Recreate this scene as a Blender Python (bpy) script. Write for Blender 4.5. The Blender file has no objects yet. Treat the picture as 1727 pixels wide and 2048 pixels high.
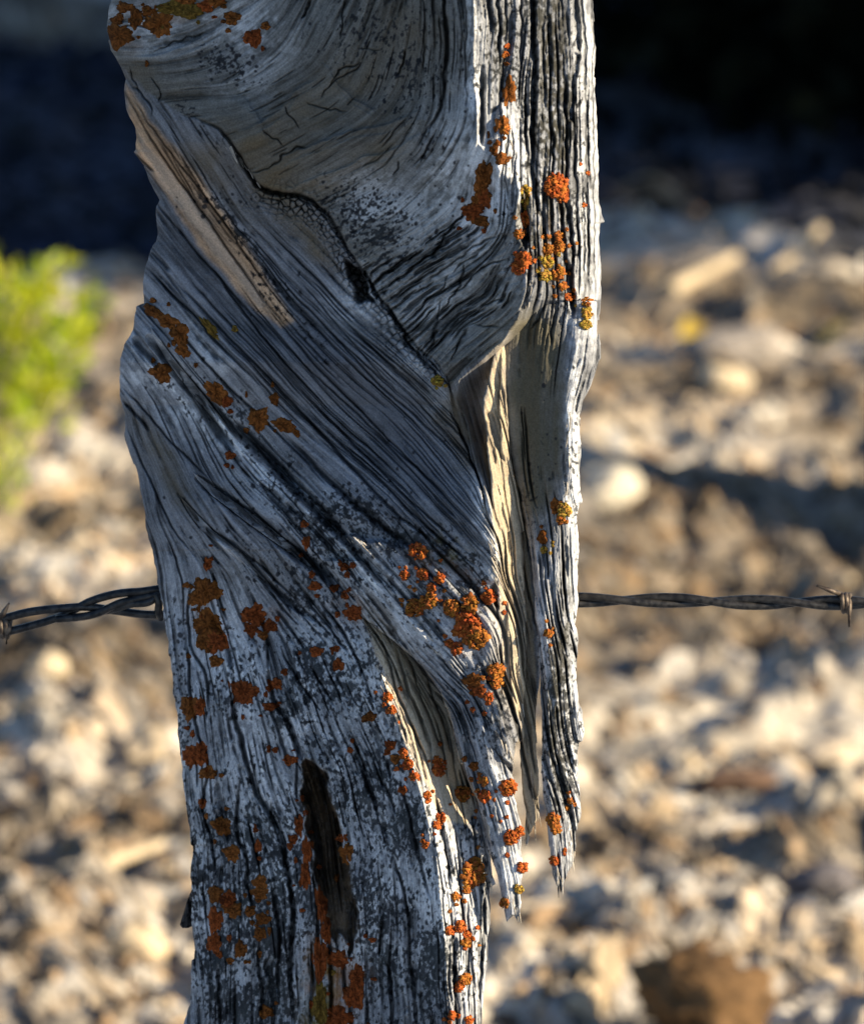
import bpy, math, random
import numpy as np
from mathutils import Vector

# ------------------------------------------------------------------ camera, sky, sun, exposure
SC = bpy.context.scene
COL = SC.collection
PITCH = math.radians(14.0)
CY, CZ = -3.2, 1.70
PX = 0.0002                                   # metres per photo pixel on the post
TANV = 1024 * PX / (-CY / math.cos(PITCH))    # half-height tangent
cam = bpy.data.cameras.new('camera')
cam_o = bpy.data.objects.new('camera', cam)
COL.objects.link(cam_o)
cam_o.location = (0, CY, CZ)
cam_o.rotation_euler = (math.pi / 2 - PITCH, 0, 0)
cam.sensor_fit = 'VERTICAL'
cam.sensor_height = 24.0
cam.lens = 12.0 / TANV
cam.clip_start = 0.05
cam.clip_end = 2000
cam.dof.use_dof = True
cam.dof.focus_distance = 3.318
cam.dof.aperture_fstop = (cam.lens / 1000) / 0.0160
cam.dof.aperture_blades = 0
SC.camera = cam_o

SUN_AZ = math.radians(112)                    # clockwise from +Y: right of the camera, a little in front of the post
SUN_EL = math.radians(21)
world = bpy.data.worlds.new('World')
SC.world = world
world.use_nodes = True
nt = world.node_tree
sky = nt.nodes.new('ShaderNodeTexSky')
sky.sky_type = 'NISHITA'
sky.sun_disc = False
sky.ozone_density = 3.5
sky.dust_density = 0.3
sky.sun_elevation = SUN_EL
sky.sun_rotation = SUN_AZ
nt.links.new(sky.outputs[0], nt.nodes['Background'].inputs[0])
nt.nodes['Background'].inputs[1].default_value = 0.075
sun = bpy.data.lights.new('sun', 'SUN')
sun.energy = 5.0
sun.angle = math.radians(0.5)
sun.color = (1.0, 0.835, 0.57)
sun_o = bpy.data.objects.new('sun', sun)
COL.objects.link(sun_o)
sdir = Vector((math.sin(SUN_AZ) * math.cos(SUN_EL), math.cos(SUN_AZ) * math.cos(SUN_EL), math.sin(SUN_EL)))
sun_o.rotation_euler = sdir.to_track_quat('Z', 'Y').to_euler()
sun_o.location = (3, -2, 3)
SC.view_settings.view_transform = 'Standard'
SC.view_settings.look = 'None'
SC.view_settings.exposure = 1.1
SC.view_settings.gamma = 1.0

rng = np.random.default_rng(7)
random.seed(7)
C0 = np.array([0.0, CY, CZ])
CP, SP = math.cos(PITCH), math.sin(PITCH)


def rays(px, py):
    u = (np.asarray(px, float) - 863.5) / 1024 * TANV
    v = (1024 - np.asarray(py, float)) / 1024 * TANV
    return u, CP + v * SP, -SP + v * CP


def pts(px, py, d):
    """photo pixel + relief (pixels towards the viewer) -> world points on the real post"""
    u, ry, rz = rays(px, py)
    t = (-np.asarray(d, float) * PX - CY) / ry
    return np.stack([u * t, CY + ry * t, CZ + rz * t], -1)


def gpt(px, py, z=0.0):
    u, ry, rz = rays(px, py)
    t = (z - CZ) / rz
    return np.array([float(u * t), float(CY + ry * t), z])


# ------------------------------------------------------------------ object helpers
def tag(o, label=None, cat=None, group=None, kind=None):
    if label: o['label'] = label
    if cat: o['category'] = cat
    if group: o['group'] = group
    if kind: o['kind'] = kind
    return o


def empty(name, loc, **k):
    o = bpy.data.objects.new(name, None)
    o.location = loc
    o.empty_display_size = 0.05
    COL.objects.link(o)
    return tag(o, **k)


def mesh_obj(name, V, faces, mat, parent=None, col=None, smooth=True, attrs=None):
    """V (n,3) world coords; faces: (m,4)/(m,3) int array or list of such arrays"""
    if not isinstance(faces, list): faces = [faces]
    faces = [np.asarray(f, np.int32) for f in faces if len(f)]
    loc = np.array(parent.location) if parent is not None else np.zeros(3)
    if parent is not None and parent.parent is not None:
        loc = loc + np.array(parent.parent.location)
    if parent is None:
        loc = np.array([V[:, 0].mean(), V[:, 1].mean(), V[:, 2].min()])
    me = bpy.data.meshes.new(name)
    me.vertices.add(len(V))
    me.vertices.foreach_set('co', (V - loc).astype(np.float32).ravel())
    nl = sum(f.size for f in faces)
    nf = sum(len(f) for f in faces)
    me.loops.add(nl)
    me.loops.foreach_set('vertex_index', np.concatenate([f.ravel() for f in faces]))
    me.polygons.add(nf)
    tot = np.concatenate([np.full(len(f), f.shape[1], np.int32) for f in faces])
    st = np.concatenate([[0], np.cumsum(tot)[:-1]]).astype(np.int32)
    me.polygons.foreach_set('loop_start', st)
    me.polygons.foreach_set('use_smooth', np.full(nf, smooth, bool))
    if col is not None:
        a = me.color_attributes.new('albedo', 'FLOAT_COLOR', 'POINT')
        c4 = np.ones((len(V), 4), np.float32)
        c4[:, :3] = np.clip(col, 0.004, 0.9)
        a.data.foreach_set('color', c4.ravel())
    me.update(calc_edges=True)
    me.validate()
    if mat: me.materials.append(mat)
    o = bpy.data.objects.new(name, me)
    COL.objects.link(o)
    if parent is not None:
        o.parent = parent
    else:
        o.location = loc
    return o


def grid_faces(nr, nc, wrap=False, off=0):
    r, c = np.meshgrid(np.arange(nr - 1), np.arange(nc if wrap else nc - 1), indexing='ij')
    c2 = (c + 1) % nc
    return np.stack([r * nc + c, r * nc + c2, (r + 1) * nc + c2, (r + 1) * nc + c], -1).reshape(-1, 4) + off


_ICO = {}


def ico(sub):
    if sub in _ICO: return _ICO[sub]
    t = (1 + 5 ** .5) / 2
    v = [(-1, t, 0), (1, t, 0), (-1, -t, 0), (1, -t, 0), (0, -1, t), (0, 1, t), (0, -1, -t), (0, 1, -t), (t, 0, -1), (t, 0, 1), (-t, 0, -1), (-t, 0, 1)]
    f = [(0, 11, 5), (0, 5, 1), (0, 1, 7), (0, 7, 10), (0, 10, 11), (1, 5, 9), (5, 11, 4), (11, 10, 2), (10, 7, 6), (7, 1, 8), (3, 9, 4), (3, 4, 2), (3, 2, 6), (3, 6, 8), (3, 8, 9), (4, 9, 5), (2, 4, 11), (6, 2, 10), (8, 6, 7), (9, 8, 1)]
    v = [np.array(p) / np.linalg.norm(p) for p in v]
    for _ in range(sub):
        cache, nf = {}, []
        def mid(a, b):
            k = (min(a, b), max(a, b))
            if k not in cache:
                m = v[a] + v[b]
                v.append(m / np.linalg.norm(m)); cache[k] = len(v) - 1
            return cache[k]
        for a, b, c in f:
            x, y, z = mid(a, b), mid(b, c), mid(c, a)
            nf += [(a, x, z), (b, y, x), (c, z, y), (x, y, z)]
        f = nf
    _ICO[sub] = (np.array(v), np.array(f))
    return _ICO[sub]


def tube(P, R, sides=10, cap=True):
    """P (n,3) path, R radius (n,) -> verts, quads"""
    P = np.asarray(P, float); n = len(P)
    R = np.broadcast_to(np.asarray(R, float), (n,))
    T = np.gradient(P, axis=0); T /= np.linalg.norm(T, axis=1)[:, None] + 1e-12
    ref = np.array([0.13, 0.2, 0.97]) if abs(T[:, 2]).mean() < .8 else np.array([1.0, 0.1, 0.05])
    V = []
    for i in range(n):
        a = np.cross(T[i], ref); a /= np.linalg.norm(a); b = np.cross(T[i], a)
        an = np.linspace(0, 2 * np.pi, sides, endpoint=False)
        V.append(P[i] + R[i] * (np.cos(an)[:, None] * a + np.sin(an)[:, None] * b))
    V = np.concatenate(V)
    F = [grid_faces(n, sides, True)]
    if cap:
        V = np.concatenate([V, P[:1], P[-1:]])
        k = np.arange(sides); k2 = (k + 1) % sides
        F.append(np.stack([k2, k, np.full(sides, n * sides)], -1))
        F.append(np.stack([k + (n - 1) * sides, k2 + (n - 1) * sides, np.full(sides, n * sides + 1)], -1))
    return V, F


def join(parts):
    """list of (V, [faces...], col or None) -> merged"""
    Vs, Fs, Cs, o = [], {}, [], 0
    for p in parts:
        V, F = p[0], p[1]
        if not isinstance(F, list): F = [F]
        Vs.append(V)
        if len(p) > 2: Cs.append(np.broadcast_to(p[2], (len(V), 3)))
        for f in F:
            f = np.asarray(f); Fs.setdefault(f.shape[1], []).append(f + o)
        o += len(V)
    return np.concatenate(Vs), [np.concatenate(v) for v in Fs.values()], (np.concatenate(Cs) if Cs else None)


def spline(P, n):
    P = np.asarray(P, float)
    d = np.concatenate([[0], np.cumsum(np.linalg.norm(np.diff(P, axis=0), axis=1))])
    t = np.linspace(0, d[-1], n)
    # Catmull-Rom via hermite
    m = np.gradient(P, d, axis=0)
    i = np.clip(np.searchsorted(d, t, side='right') - 1, 0, len(P) - 2)
    h = (d[i + 1] - d[i])[:, None]; s = ((t - d[i]) / h[:, 0])[:, None]
    return ((2 * s**3 - 3 * s**2 + 1) * P[i] + (s**3 - 2 * s**2 + s) * h * m[i] + (-2 * s**3 + 3 * s**2) * P[i + 1] + (s**3 - s**2) * h * m[i + 1])


# ------------------------------------------------------------------ materials
def mat_albedo(name, rough=0.85, bump=0.0, bscale=2500.0, var=0.0, vscale=900.0, spec=0.25, sub=0.0):
    m = bpy.data.materials.new(name); m.use_nodes = True
    n = m.node_tree.nodes; l = m.node_tree.links
    b = n['Principled BSDF']
    b.inputs['Roughness'].default_value = rough
    b.inputs['Specular IOR Level'].default_value = spec
    at = n.new('ShaderNodeAttribute'); at.attribute_name = 'albedo'
    src = at.outputs['Color']
    tc = n.new('ShaderNodeTexCoord')
    if var:
        nz = n.new('ShaderNodeTexNoise'); nz.inputs['Scale'].default_value = vscale; nz.inputs['Detail'].default_value = 3
        l.new(tc.outputs['Object'], nz.inputs['Vector'])
        mr = n.new('ShaderNodeMapRange'); mr.inputs['From Min'].default_value = .3; mr.inputs['From Max'].default_value = .7
        mr.inputs['To Min'].default_value = 1 - var; mr.inputs['To Max'].default_value = 1 + var
        l.new(nz.outputs['Fac'], mr.inputs['Value'])
        mx = n.new('ShaderNodeVectorMath'); mx.operation = 'SCALE'
        l.new(src, mx.inputs[0]); l.new(mr.outputs[0], mx.inputs['Scale'])
        src = mx.outputs[0]
    l.new(src, b.inputs['Base Color'])
    if bump:
        nb = n.new('ShaderNodeTexNoise'); nb.inputs['Scale'].default_value = bscale; nb.inputs['Detail'].default_value = 4
        l.new(tc.outputs['Object'], nb.inputs['Vector'])
        bp = n.new('ShaderNodeBump'); bp.inputs['Strength'].default_value = bump; bp.inputs['Distance'].default_value = 0.0004
        l.new(nb.outputs['Fac'], bp.inputs['Height']); l.new(bp.outputs[0], b.inputs['Normal'])
    return m


def mat_noise(name, c1, c2, scale, rough=0.6, metal=0.0, bump=0.3, dist=0.0005, trans=None):
    m = bpy.data.materials.new(name); m.use_nodes = True
    n = m.node_tree.nodes; l = m.node_tree.links
    b = n['Principled BSDF']
    b.inputs['Roughness'].default_value = rough; b.inputs['Metallic'].default_value = metal
    tc = n.new('ShaderNodeTexCoord')
    nz = n.new('ShaderNodeTexNoise'); nz.inputs['Scale'].default_value = scale; nz.inputs['Detail'].default_value = 5
    l.new(tc.outputs['Object'], nz.inputs['Vector'])
    cr = n.new('ShaderNodeValToRGB')
    cr.color_ramp.elements[0].position = .38; cr.color_ramp.elements[1].position = .62
    cr.color_ramp.elements[0].color = (*c1, 1); cr.color_ramp.elements[1].color = (*c2, 1)
    l.new(nz.outputs['Fac'], cr.inputs['Fac']); l.new(cr.outputs[0], b.inputs['Base Color'])
    bp = n.new('ShaderNodeBump'); bp.inputs['Strength'].default_value = bump; bp.inputs['Distance'].default_value = dist
    l.new(nz.outputs['Fac'], bp.inputs['Height']); l.new(bp.outputs[0], b.inputs['Normal'])
    if trans is not None:
        out = n['Material Output']
        tr = n.new('ShaderNodeBsdfTranslucent'); l.new(cr.outputs[0], tr.inputs['Color'])
        mx = n.new('ShaderNodeMixShader'); mx.inputs[0].default_value = trans
        l.new(b.outputs[0], mx.inputs[1]); l.new(tr.outputs[0], mx.inputs[2]); l.new(mx.outputs[0], out.inputs['Surface'])
    return m


M_WOOD = mat_albedo('weathered_wood', 0.9, bump=0.25, bscale=2200, var=0.2, vscale=1300, spec=.08)
M_LICHEN = mat_albedo('orange_lichen', 0.95, bump=0.5, bscale=1600, var=0.35, vscale=900, spec=0.1)
M_GROUND = mat_albedo('dry_ground', 0.95, bump=0.6, bscale=260, var=0.3, vscale=110, spec=0.1)
M_LITTER = mat_albedo('ground_litter', 0.85, bump=0.4, bscale=500, var=0.25, vscale=260, spec=0.2)

# ------------------------------------------------------------------ relief and colour fields of the post (photo-pixel grid)
GS = 1.3
X0, X1, Y0, Y1 = 186, 1218, -60, 2112
W = int((X1 - X0) / GS) + 1
H = int((Y1 - Y0) / GS) + 1
xs = X0 + GS * np.arange(W)
ys = Y0 + GS * np.arange(H)
X, Y = np.meshgrid(xs, ys)
X = X.astype(np.float32); Y = Y.astype(np.float32)


def bspl(n, x):
    """cubic B-spline weights matrix (len(x), n+3)"""
    i = np.floor(x).astype(int); f = x - i
    w = np.stack([(1 - f)**3 / 6, (3 * f**3 - 6 * f**2 + 4) / 6, (-3 * f**3 + 3 * f**2 + 3 * f + 1) / 6, f**3 / 6], 1)
    M = np.zeros((len(x), n + 4), np.float32)
    for k in range(4): M[np.arange(len(x)), i + k] = w[:, k]
    return M


def noise(sx, sy=None, seed=0, n=1):
    """smooth value noise on the grid with cell sx, sy photo px, about -1..1"""
    sy = sy or sx
    r = np.random.default_rng(seed)
    nx = int((X1 - X0) / sx) + 2; ny = int((Y1 - Y0) / sy) + 2
    A = bspl(ny, (ys - Y0) / sy); B = bspl(nx, (xs - X0) / sx)
    R = r.uniform(-1, 1, (ny + 4, nx + 4)).astype(np.float32)
    return (A @ R @ B.T) * 1.9


def fbm(s, seed, o=3, gain=.5):
    out = 0; a = 1; t = 0
    for k in range(o):
        out = out + a * noise(max(s / 2**k, GS), seed=seed + 17 * k); t += a; a *= gain
    return out / t * 1.3


def sstep(a, b, x):
    t = np.clip((x - a) / (b - a), 0, 1); return t * t * (3 - 2 * t)


def ip(y, table):
    t = np.asarray(table, float)
    return np.interp(y, t[:, 0], t[:, 1])


def box(p, pad):
    p = np.asarray(p)
    i0 = max(int((p[:, 1].min() - pad - Y0) / GS), 0); i1 = min(int((p[:, 1].max() + pad - Y0) / GS) + 2, H)
    j0 = max(int((p[:, 0].min() - pad - X0) / GS), 0); j1 = min(int((p[:, 0].max() + pad - X0) / GS) + 2, W)
    return slice(i0, i1), slice(j0, j1)


WX = noise(26, seed=1) * 3.0 + noise(9, seed=2) * 1.6      # domain warp so traced lines are not smooth
WY = noise(26, seed=3) * 3.0 + noise(9, seed=4) * 1.6


def pdist(p, pad, warp=1.0):
    """distance, parameter 0..1 and side (+ = left of travel direction looking along it on the picture) to a polyline"""
    p = np.asarray(p, float); s = box(p, pad)
    x = X[s] + WX[s] * warp; y = Y[s] + WY[s] * warp
    L = np.concatenate([[0], np.cumsum(np.linalg.norm(np.diff(p, axis=0), axis=1))])
    best = np.full(x.shape, 1e9, np.float32); T = np.zeros_like(best); S = np.zeros_like(best)
    for k in range(len(p) - 1):
        d = p[k + 1] - p[k]; l2 = d @ d
        u = np.clip(((x - p[k, 0]) * d[0] + (y - p[k, 1]) * d[1]) / l2, 0, 1)
        dx = x - p[k, 0] - u * d[0]; dy = y - p[k, 1] - u * d[1]
        q = dx * dx + dy * dy
        m = q < best
        best = np.where(m, q, best); T = np.where(m, (L[k] + u * math.sqrt(l2)) / L[-1], T)
        S = np.where(m, np.sign(d[0] * dy - d[1] * dx), S)
    return s, np.sqrt(best), T, S


D = np.zeros((H, W), np.float32)                           # relief of the trunk, towards the viewer
DETAIL = np.zeros((H, W), np.float32)                      # fine relief used by every piece of the post
CRACK_TONE = np.zeros((H, W), np.float32)


def crack(p, w=3.0, depth=14.0, warp=1.0, taper=(1, 1), target=None):
    t = DETAIL if target is None else target
    p = spline(p, max(len(p) * 5, 6)) if len(p) > 2 else np.asarray(p, float)
    s, d, T, S = pdist(p, w * 4 + 12, warp)
    tp = np.clip(np.minimum(T * (6 if taper[0] else 1e3), (1 - T) * (6 if taper[1] else 1e3)), 0, 1) ** .6
    ww = w * (.35 + .65 * tp)
    t[s] -= depth * tp * np.exp(-(d / ww) ** 4 * .7)
    CRACK_TONE[s] = np.maximum(CRACK_TONE[s], tp * np.exp(-(d / (ww * .8)) ** 4))


def ledge(p, h, decay, side=1, sharp=2.0, warp=1.0, target=None, ends=5):
    """raise one side of a line by h, fading over decay"""
    t = DETAIL if target is None else target
    p = spline(p, max(len(p) * 5, 6)) if len(p) > 2 else np.asarray(p, float)
    s, d, T, S = pdist(p, decay * 3 + 10, warp)
    tp = np.clip(np.minimum(T, 1 - T) * ends, 0, 1)
    sd = d * S * side
    t[s] += h * tp * sstep(-sharp, sharp, sd) * np.exp(-np.maximum(sd, 0) / decay)


def inside(poly, soft=6.0, warp=1.0):
    """soft mask of a polygon (1 inside) on the grid"""
    poly = np.asarray(poly, float)
    s, d, T, S = pdist(np.vstack([poly, poly[:1]]), soft * 2 + 4, warp)
    x = X[s] + WX[s] * warp; y = Y[s] + WY[s] * warp
    ins = np.zeros(x.shape, bool)
    n = len(poly)
    for k in range(n):
        a, b = poly[k], poly[(k + 1) % n]
        c = ((a[1] > y) != (b[1] > y)) & (x < (b[0] - a[0]) * (y - a[1]) / (b[1] - a[1] + 1e-9) + a[0])
        ins ^= c
    sd = np.where(ins, d, -d)
    out = np.zeros((H, W), np.float32)
    out[s] = sstep(-soft, soft, sd)
    return out


def splat(lst):
    """sum of soft ellipses (x, y, rx, ry, angle deg, value)"""
    out = np.zeros((H, W), np.float32)
    for x, y, rx, ry, a, v in lst:
        c, q = math.cos(math.radians(a)), math.sin(math.radians(a))
        s = box([(x, y)], 2.2 * max(rx, ry))
        dx, dy = X[s] + 2.2 * WX[s] - x, Y[s] + 2.2 * WY[s] - y
        u = (dx * c + dy * q) / rx; w = (-dx * q + dy * c) / ry
        out[s] += v * np.exp(-(u * u + w * w) * .9)
    return out


# ---- outline tables (photo pixel y -> x)
LEFT = [(-60, 232), (0, 222), (20, 215), (60, 210), (100, 222), (130, 240), (158, 253), (180, 250), (220, 256), (258, 270), (300, 271), (304, 267), (330, 287), (360, 297), (400, 318), (412, 313), (470, 312), (484, 308), (490, 303), (520, 297), (534, 291), (560, 285), (606, 289), (612, 274), (660, 268), (672, 262), (690, 250), (720, 242), (740, 240), (780, 238), (800, 240), (828, 250), (880, 255), (940, 272), (1000, 285), (1050, 293), (1100, 305), (1150, 315), (1200, 322), (1250, 330), (1300, 338), (1350, 345), (1400, 350), (1450, 355), (1500, 360), (1560, 365), (1600, 372), (1650, 380), (1700, 384), (1850, 386), (1950, 384), (2010, 380), (2048, 368), (2112, 360)]
RIGHT_T = [(-60, 1184), (0, 1185), (100, 1188), (200, 1191), (300, 1195), (400, 1196), (500, 1198), (600, 1200), (640, 1199), (662, 1080), (690, 1012), (720, 1003), (760, 1000), (900, 1000), (1100, 1000), (1300, 1003), (1400, 1008), (1450, 1034), (1490, 1030), (1550, 1024), (1600, 1002), (1650, 986), (1700, 979), (1750, 984), (1768, 990), (1774, 979), (1850, 976), (1950, 970), (2048, 960), (2112, 952)]
RIDGE = [(-60, 946), (0, 947), (190, 950), (285, 954), (330, 990), (380, 1038), (450, 1046), (560, 1056), (610, 1046), (650, 1030), (690, 1000), (720, 964), (760, 918), (800, 912), (880, 940), (960, 964), (1030, 984), (1100, 991), (1160, 990), (1215, 840), (1240, 726), (1300, 745), (1400, 780), (1500, 815), (1600, 845), (1700, 870), (1850, 887), (1950, 893), (2112, 900)]
RDEPTH = [(-60, 0), (190, 0), (240, 14), (370, 18), (560, 12), (690, -6), (725, -24), (760, -62), (810, -86), (880, -76), (950, -44), (1000, -14), (1030, -3), (1100, 0), (1160, -4), (1215, -86), (1240, -143), (1300, -110), (1350, -86), (1400, -70), (1500, -50), (1600, -30), (1800, 4), (2112, 18)]

Rg = ip(Y, RIDGE).astype(np.float32)
Rd = ip(Y, RDEPTH).astype(np.float32)
Lx = ip(Y, LEFT).astype(np.float32)
kL = ip(Y, [(-60, .50), (300, .50), (700, .52), (1100, .50), (1240, .52), (2112, .52)])
u = Rg - X
left = Rd - kL * np.maximum(u, 0) - 10 * (1 - np.exp(-np.maximum(u, 0) / 40))
kR = ip(Y, [(-60, .30), (240, .30), (560, .34), (600, .45), (636, 2.2), (690, 3.2), (760, 2.6), (1000, 2.4), (1100, 1.5), (1215, 1.2), (1240, .3), (1500, .33), (1600, .6), (2112, .65)])
wc = ip(Y, [(-60, 0), (1200, 0), (1240, 1), (1560, 1), (1660, 0), (2112, 0)])
right = Rd + kR * np.minimum(u, 0) - wc * (70 * sstep(22, 95, -u) + 9 * sstep(0, 5, -u) * (1 - sstep(30, 60, -u)))
right = np.maximum(right, Rd - 150 - 250 * (1 - wc))
wb = sstep(1040, 1460, Y)
pu = -4 - .5 * (990 - X) - 10 * (1 - np.exp(-np.maximum(990 - X, 0) / 40))
l2 = np.where(Y > 1100, pu * (1 - wb) + left * wb, left)
left = l2 + (left - l2) * np.exp(-(np.maximum(u, 0) / 80) ** 2)
D[:] = np.where(u > 0, left, right)
# the right strip beside the top: vertical fibre bundles, falling off to the right edge
eR = np.maximum(X - 1140, 0)
D -= np.where(Y < 720, (eR ** 1.5) * .22, 0)
# lit rough shelf under the diagonal band
LRm = inside([(690, 1072), (760, 1085), (840, 1100), (905, 1150), (985, 1165), (1005, 1250), (1008, 1390), (1040, 1440), (1040, 1560), (975, 1500), (940, 1395), (870, 1310), (800, 1225), (745, 1145)], 6)
LRd = -22 + .29 * (X - 990) + .05 * (Y - 1200) + noise(30, seed=41) * 5 + noise(12, seed=42) * 3.5
D = D * (1 - LRm) + LRd * LRm
D += 16 * inside([(1001, 204), (1022, 239), (1037, 308), (1043, 372), (1036, 470), (1000, 470), (985, 400), (982, 310), (990, 240)], 5)
# broad swell of the knot, sagging flanks
D += splat([(640, 190, 260, 190, 20, 16), (380, 250, 90, 60, 45, 8), (470, 700, 420, 45, 45, 10), (330, 640, 60, 60, 0, 8), (560, 1500, 160, 300, 0, 8), (400, 900, 70, 160, -15, 8), (330, 1130, 40, 120, -10, -10)])
D += noise(120, 120, seed=5) * 5 + noise(55, seed=6) * 3

# ---- knot polygon and grain direction
KNOT = [(190, -80), (205, 90), (300, 190), (380, 232), (440, 262), (477, 301), (498, 345), (532, 379), (590, 390), (645, 420), (686, 478), (717, 533), (773, 608), (807, 683), (871, 723), (899, 775), (940, 735), (1000, 688), (1042, 610), (1046, 470), (1038, 380), (1020, 290), (975, 300), (950, 250), (942, 0), (942, -80)]
Km = inside(KNOT, 4)
kv = [(300, 60, -1, .15), (300, 150, -1, .1), (420, 200, -1, .05), (470, 120, -.8, .5), (600, 200, -.9, .45), (560, 330, -.85, .5), (700, 330, -.86, .5), (640, 60, -.5, .9), (760, 100, -.3, 1), (900, 20, 0, 1), (900, 200, 0, 1), (860, 260, -.45, .9), (800, 270, -.7, .7), (840, 340, -.7, .7), (850, 540, -.86, .5), (930, 500, -.8, .6), (990, 400, -.05, 1), (1010, 550, -.5, .85), (950, 620, -.8, .6), (880, 690, -.7, .7), (760, 480, -.85, .5), (690, 420, -.9, .4), (500, 270, -.9, .4), (800, 640, -.8, .6)]
dv = [(260, 200, .57, .82), (400, 400, .57, .82), (540, 600, .6, .8), (300, 540, .68, .73), (450, 700, .69, .72), (576, 796, .69, .72), (780, 1015, .68, .73), (610, 560, .72, .7), (780, 724, .72, .7), (680, 634, .72, .7), (871, 819, .74, .68), (700, 850, .74, .68), (900, 1030, .74, .67), (960, 1100, .72, .7), (350, 730, .7, .71), (540, 930, .7, .71), (680, 1066, .7, .71), (800, 1190, .68, .73),
      (250, 760, .6, .8), (260, 860, .3, .95), (290, 1000, .2, .98), (310, 1150, .12, .99), (380, 1000, .55, .83), (340, 930, .45, .9), (440, 1107, .62, .78), (528, 1073, .7, .71), (600, 1130, .7, .71), (540, 1172, .62, .78), (627, 1243, .6, .8), (420, 1180, .2, .98), (480, 1200, .35, .93), (360, 1300, .1, .99), (470, 1400, .15, .99), (500, 1530, .25, .97), (550, 1640, .3, .95), (560, 1330, .25, .97), (600, 1480, .35, .93), (660, 1330, .38, .92), (700, 1450, .33, .94), (740, 1560, .3, .95), (410, 1550, .08, 1), (420, 1750, .06, 1), (580, 1800, .08, 1), (640, 1700, .15, .99), (760, 1750, .15, .99), (800, 1650, .28, .96), (820, 1900, .08, 1), (500, 2000, 0, 1), (650, 2000, .02, 1), (900, 1950, .02, 1), (930, 1700, .15, .99), (870, 1580, .3, .95), (950, 2040, -.03, 1),
      (800, 1350, .35, .93), (850, 1450, .3, .95), (880, 1500, .25, .97), (860, 1320, .7, .71), (900, 1370, .7, .71), (935, 1430, .35, .93), (950, 1500, .22, .98), (960, 1590, .3, .95), (1000, 1700, .2, .98), (1020, 1800, .15, .99), (930, 1250, .65, .76), (980, 1350, .4, .9), (1000, 1450, .3, .95),
      (850, 900, .73, .68), (800, 960, .72, .69), (900, 960, .73, .68), (940, 1030, .72, .69), (880, 840, .74, .67), (985, 760, 0, 1), (985, 1000, .1, .99), (1020, 1100, .05, 1), (1030, 1300, .05, 1), (1050, 1500, .15, 1), (1080, 760, -.05, 1), (1080, 900, .1, 1), (1120, 1100, .03, 1), (1120, 1400, .03, 1), (1125, 1700, .03, 1), (1150, 900, 0, 1), (1160, 760, -.25, .97), (1180, 690, -.1, 1),
      (980, 60, .02, 1), (1000, 250, .08, 1), (1060, 100, 0, 1), (1070, 300, 0, 1), (1100, 450, .05, 1), (1120, 560, .1, 1), (1150, 200, 0, 1), (1180, 400, .02, 1), (1185, 600, 0, 1), (1060, 600, -.3, .95), (1090, 650, -.1, 1)]


def dirfield(cv):
    vx = np.zeros((H, W), np.float32); vy = np.zeros_like(vx)
    for x, y, a, b in cv:
        n = math.hypot(a, b)
        w = 1 / ((X - x) ** 2 + (Y - y) ** 2 + 300) ** 1.7
        vx += w * a / n; vy += w * b / n
    n = np.sqrt(vx * vx + vy * vy) + 1e-9
    return vx / n, vy / n


kx, ky = dirfield(kv); fx, fy = dirfield(dv)
kb = Km > .5
fx = np.where(kb, kx, fx); fy = np.where(kb, ky, fy)
GW = inside([(880, 740), (899, 771), (940, 730), (1000, 690), (1012, 700), (1004, 1000), (985, 1030), (966, 985), (936, 905), (900, 825)], 5) > .5
fx = np.where(GW, .26, fx); fy = np.where(GW, .966, fy)
wob = noise(60, seed=8) * .09 + noise(16, seed=9) * .05    # the fibres waver
c_, s_ = np.cos(wob), np.sin(wob)
fx, fy = fx * c_ - fy * s_, fx * s_ + fy * c_

# ---- line integral convolution: noise dragged along the grain
src = [rng.standard_normal((H, W)).astype(np.float32), noise(3.2, seed=11), noise(7, seed=12), noise(16, seed=13), noise(2.3, seed=14) + .5 * noise(4.4, seed=16), noise(3.1, seed=15) + .65 * noise(6.5, seed=17)]
LEN = [32, 54, 86, 110, 2, 3]
acc = [s.copy() for s in src]
cnt = [1] * len(src)
for sg in (1, -1):
    pi = np.broadcast_to(np.arange(H, dtype=np.float32)[:, None], (H, W)).copy()
    pj = np.broadcast_to(np.arange(W, dtype=np.float32)[None, :], (H, W)).copy()
    for k in range(1, max(LEN) + 1):
        ii = np.clip(pi + .5, 0, H - 1).astype(np.int32); jj = np.clip(pj + .5, 0, W - 1).astype(np.int32)
        q = (ii * W + jj).ravel()
        pi += sg * fy.ravel()[q].reshape(H, W); pj += sg * fx.ravel()[q].reshape(H, W)
        ii = np.clip(pi + .5, 0, H - 1).astype(np.int32); jj = np.clip(pj + .5, 0, W - 1).astype(np.int32)
        q = ii * W + jj
        for n, L in enumerate(LEN):
            if k <= L:
                acc[n] += src[n].ravel()[q.ravel()].reshape(H, W)
                if sg == 1: cnt[n] += 2
lic = []
for a in acc:
    a = a - a.mean(); lic.append(a / (a.std() + 1e-9))
F0, F1, F2, F3, SPK, SPK2 = lic

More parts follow.
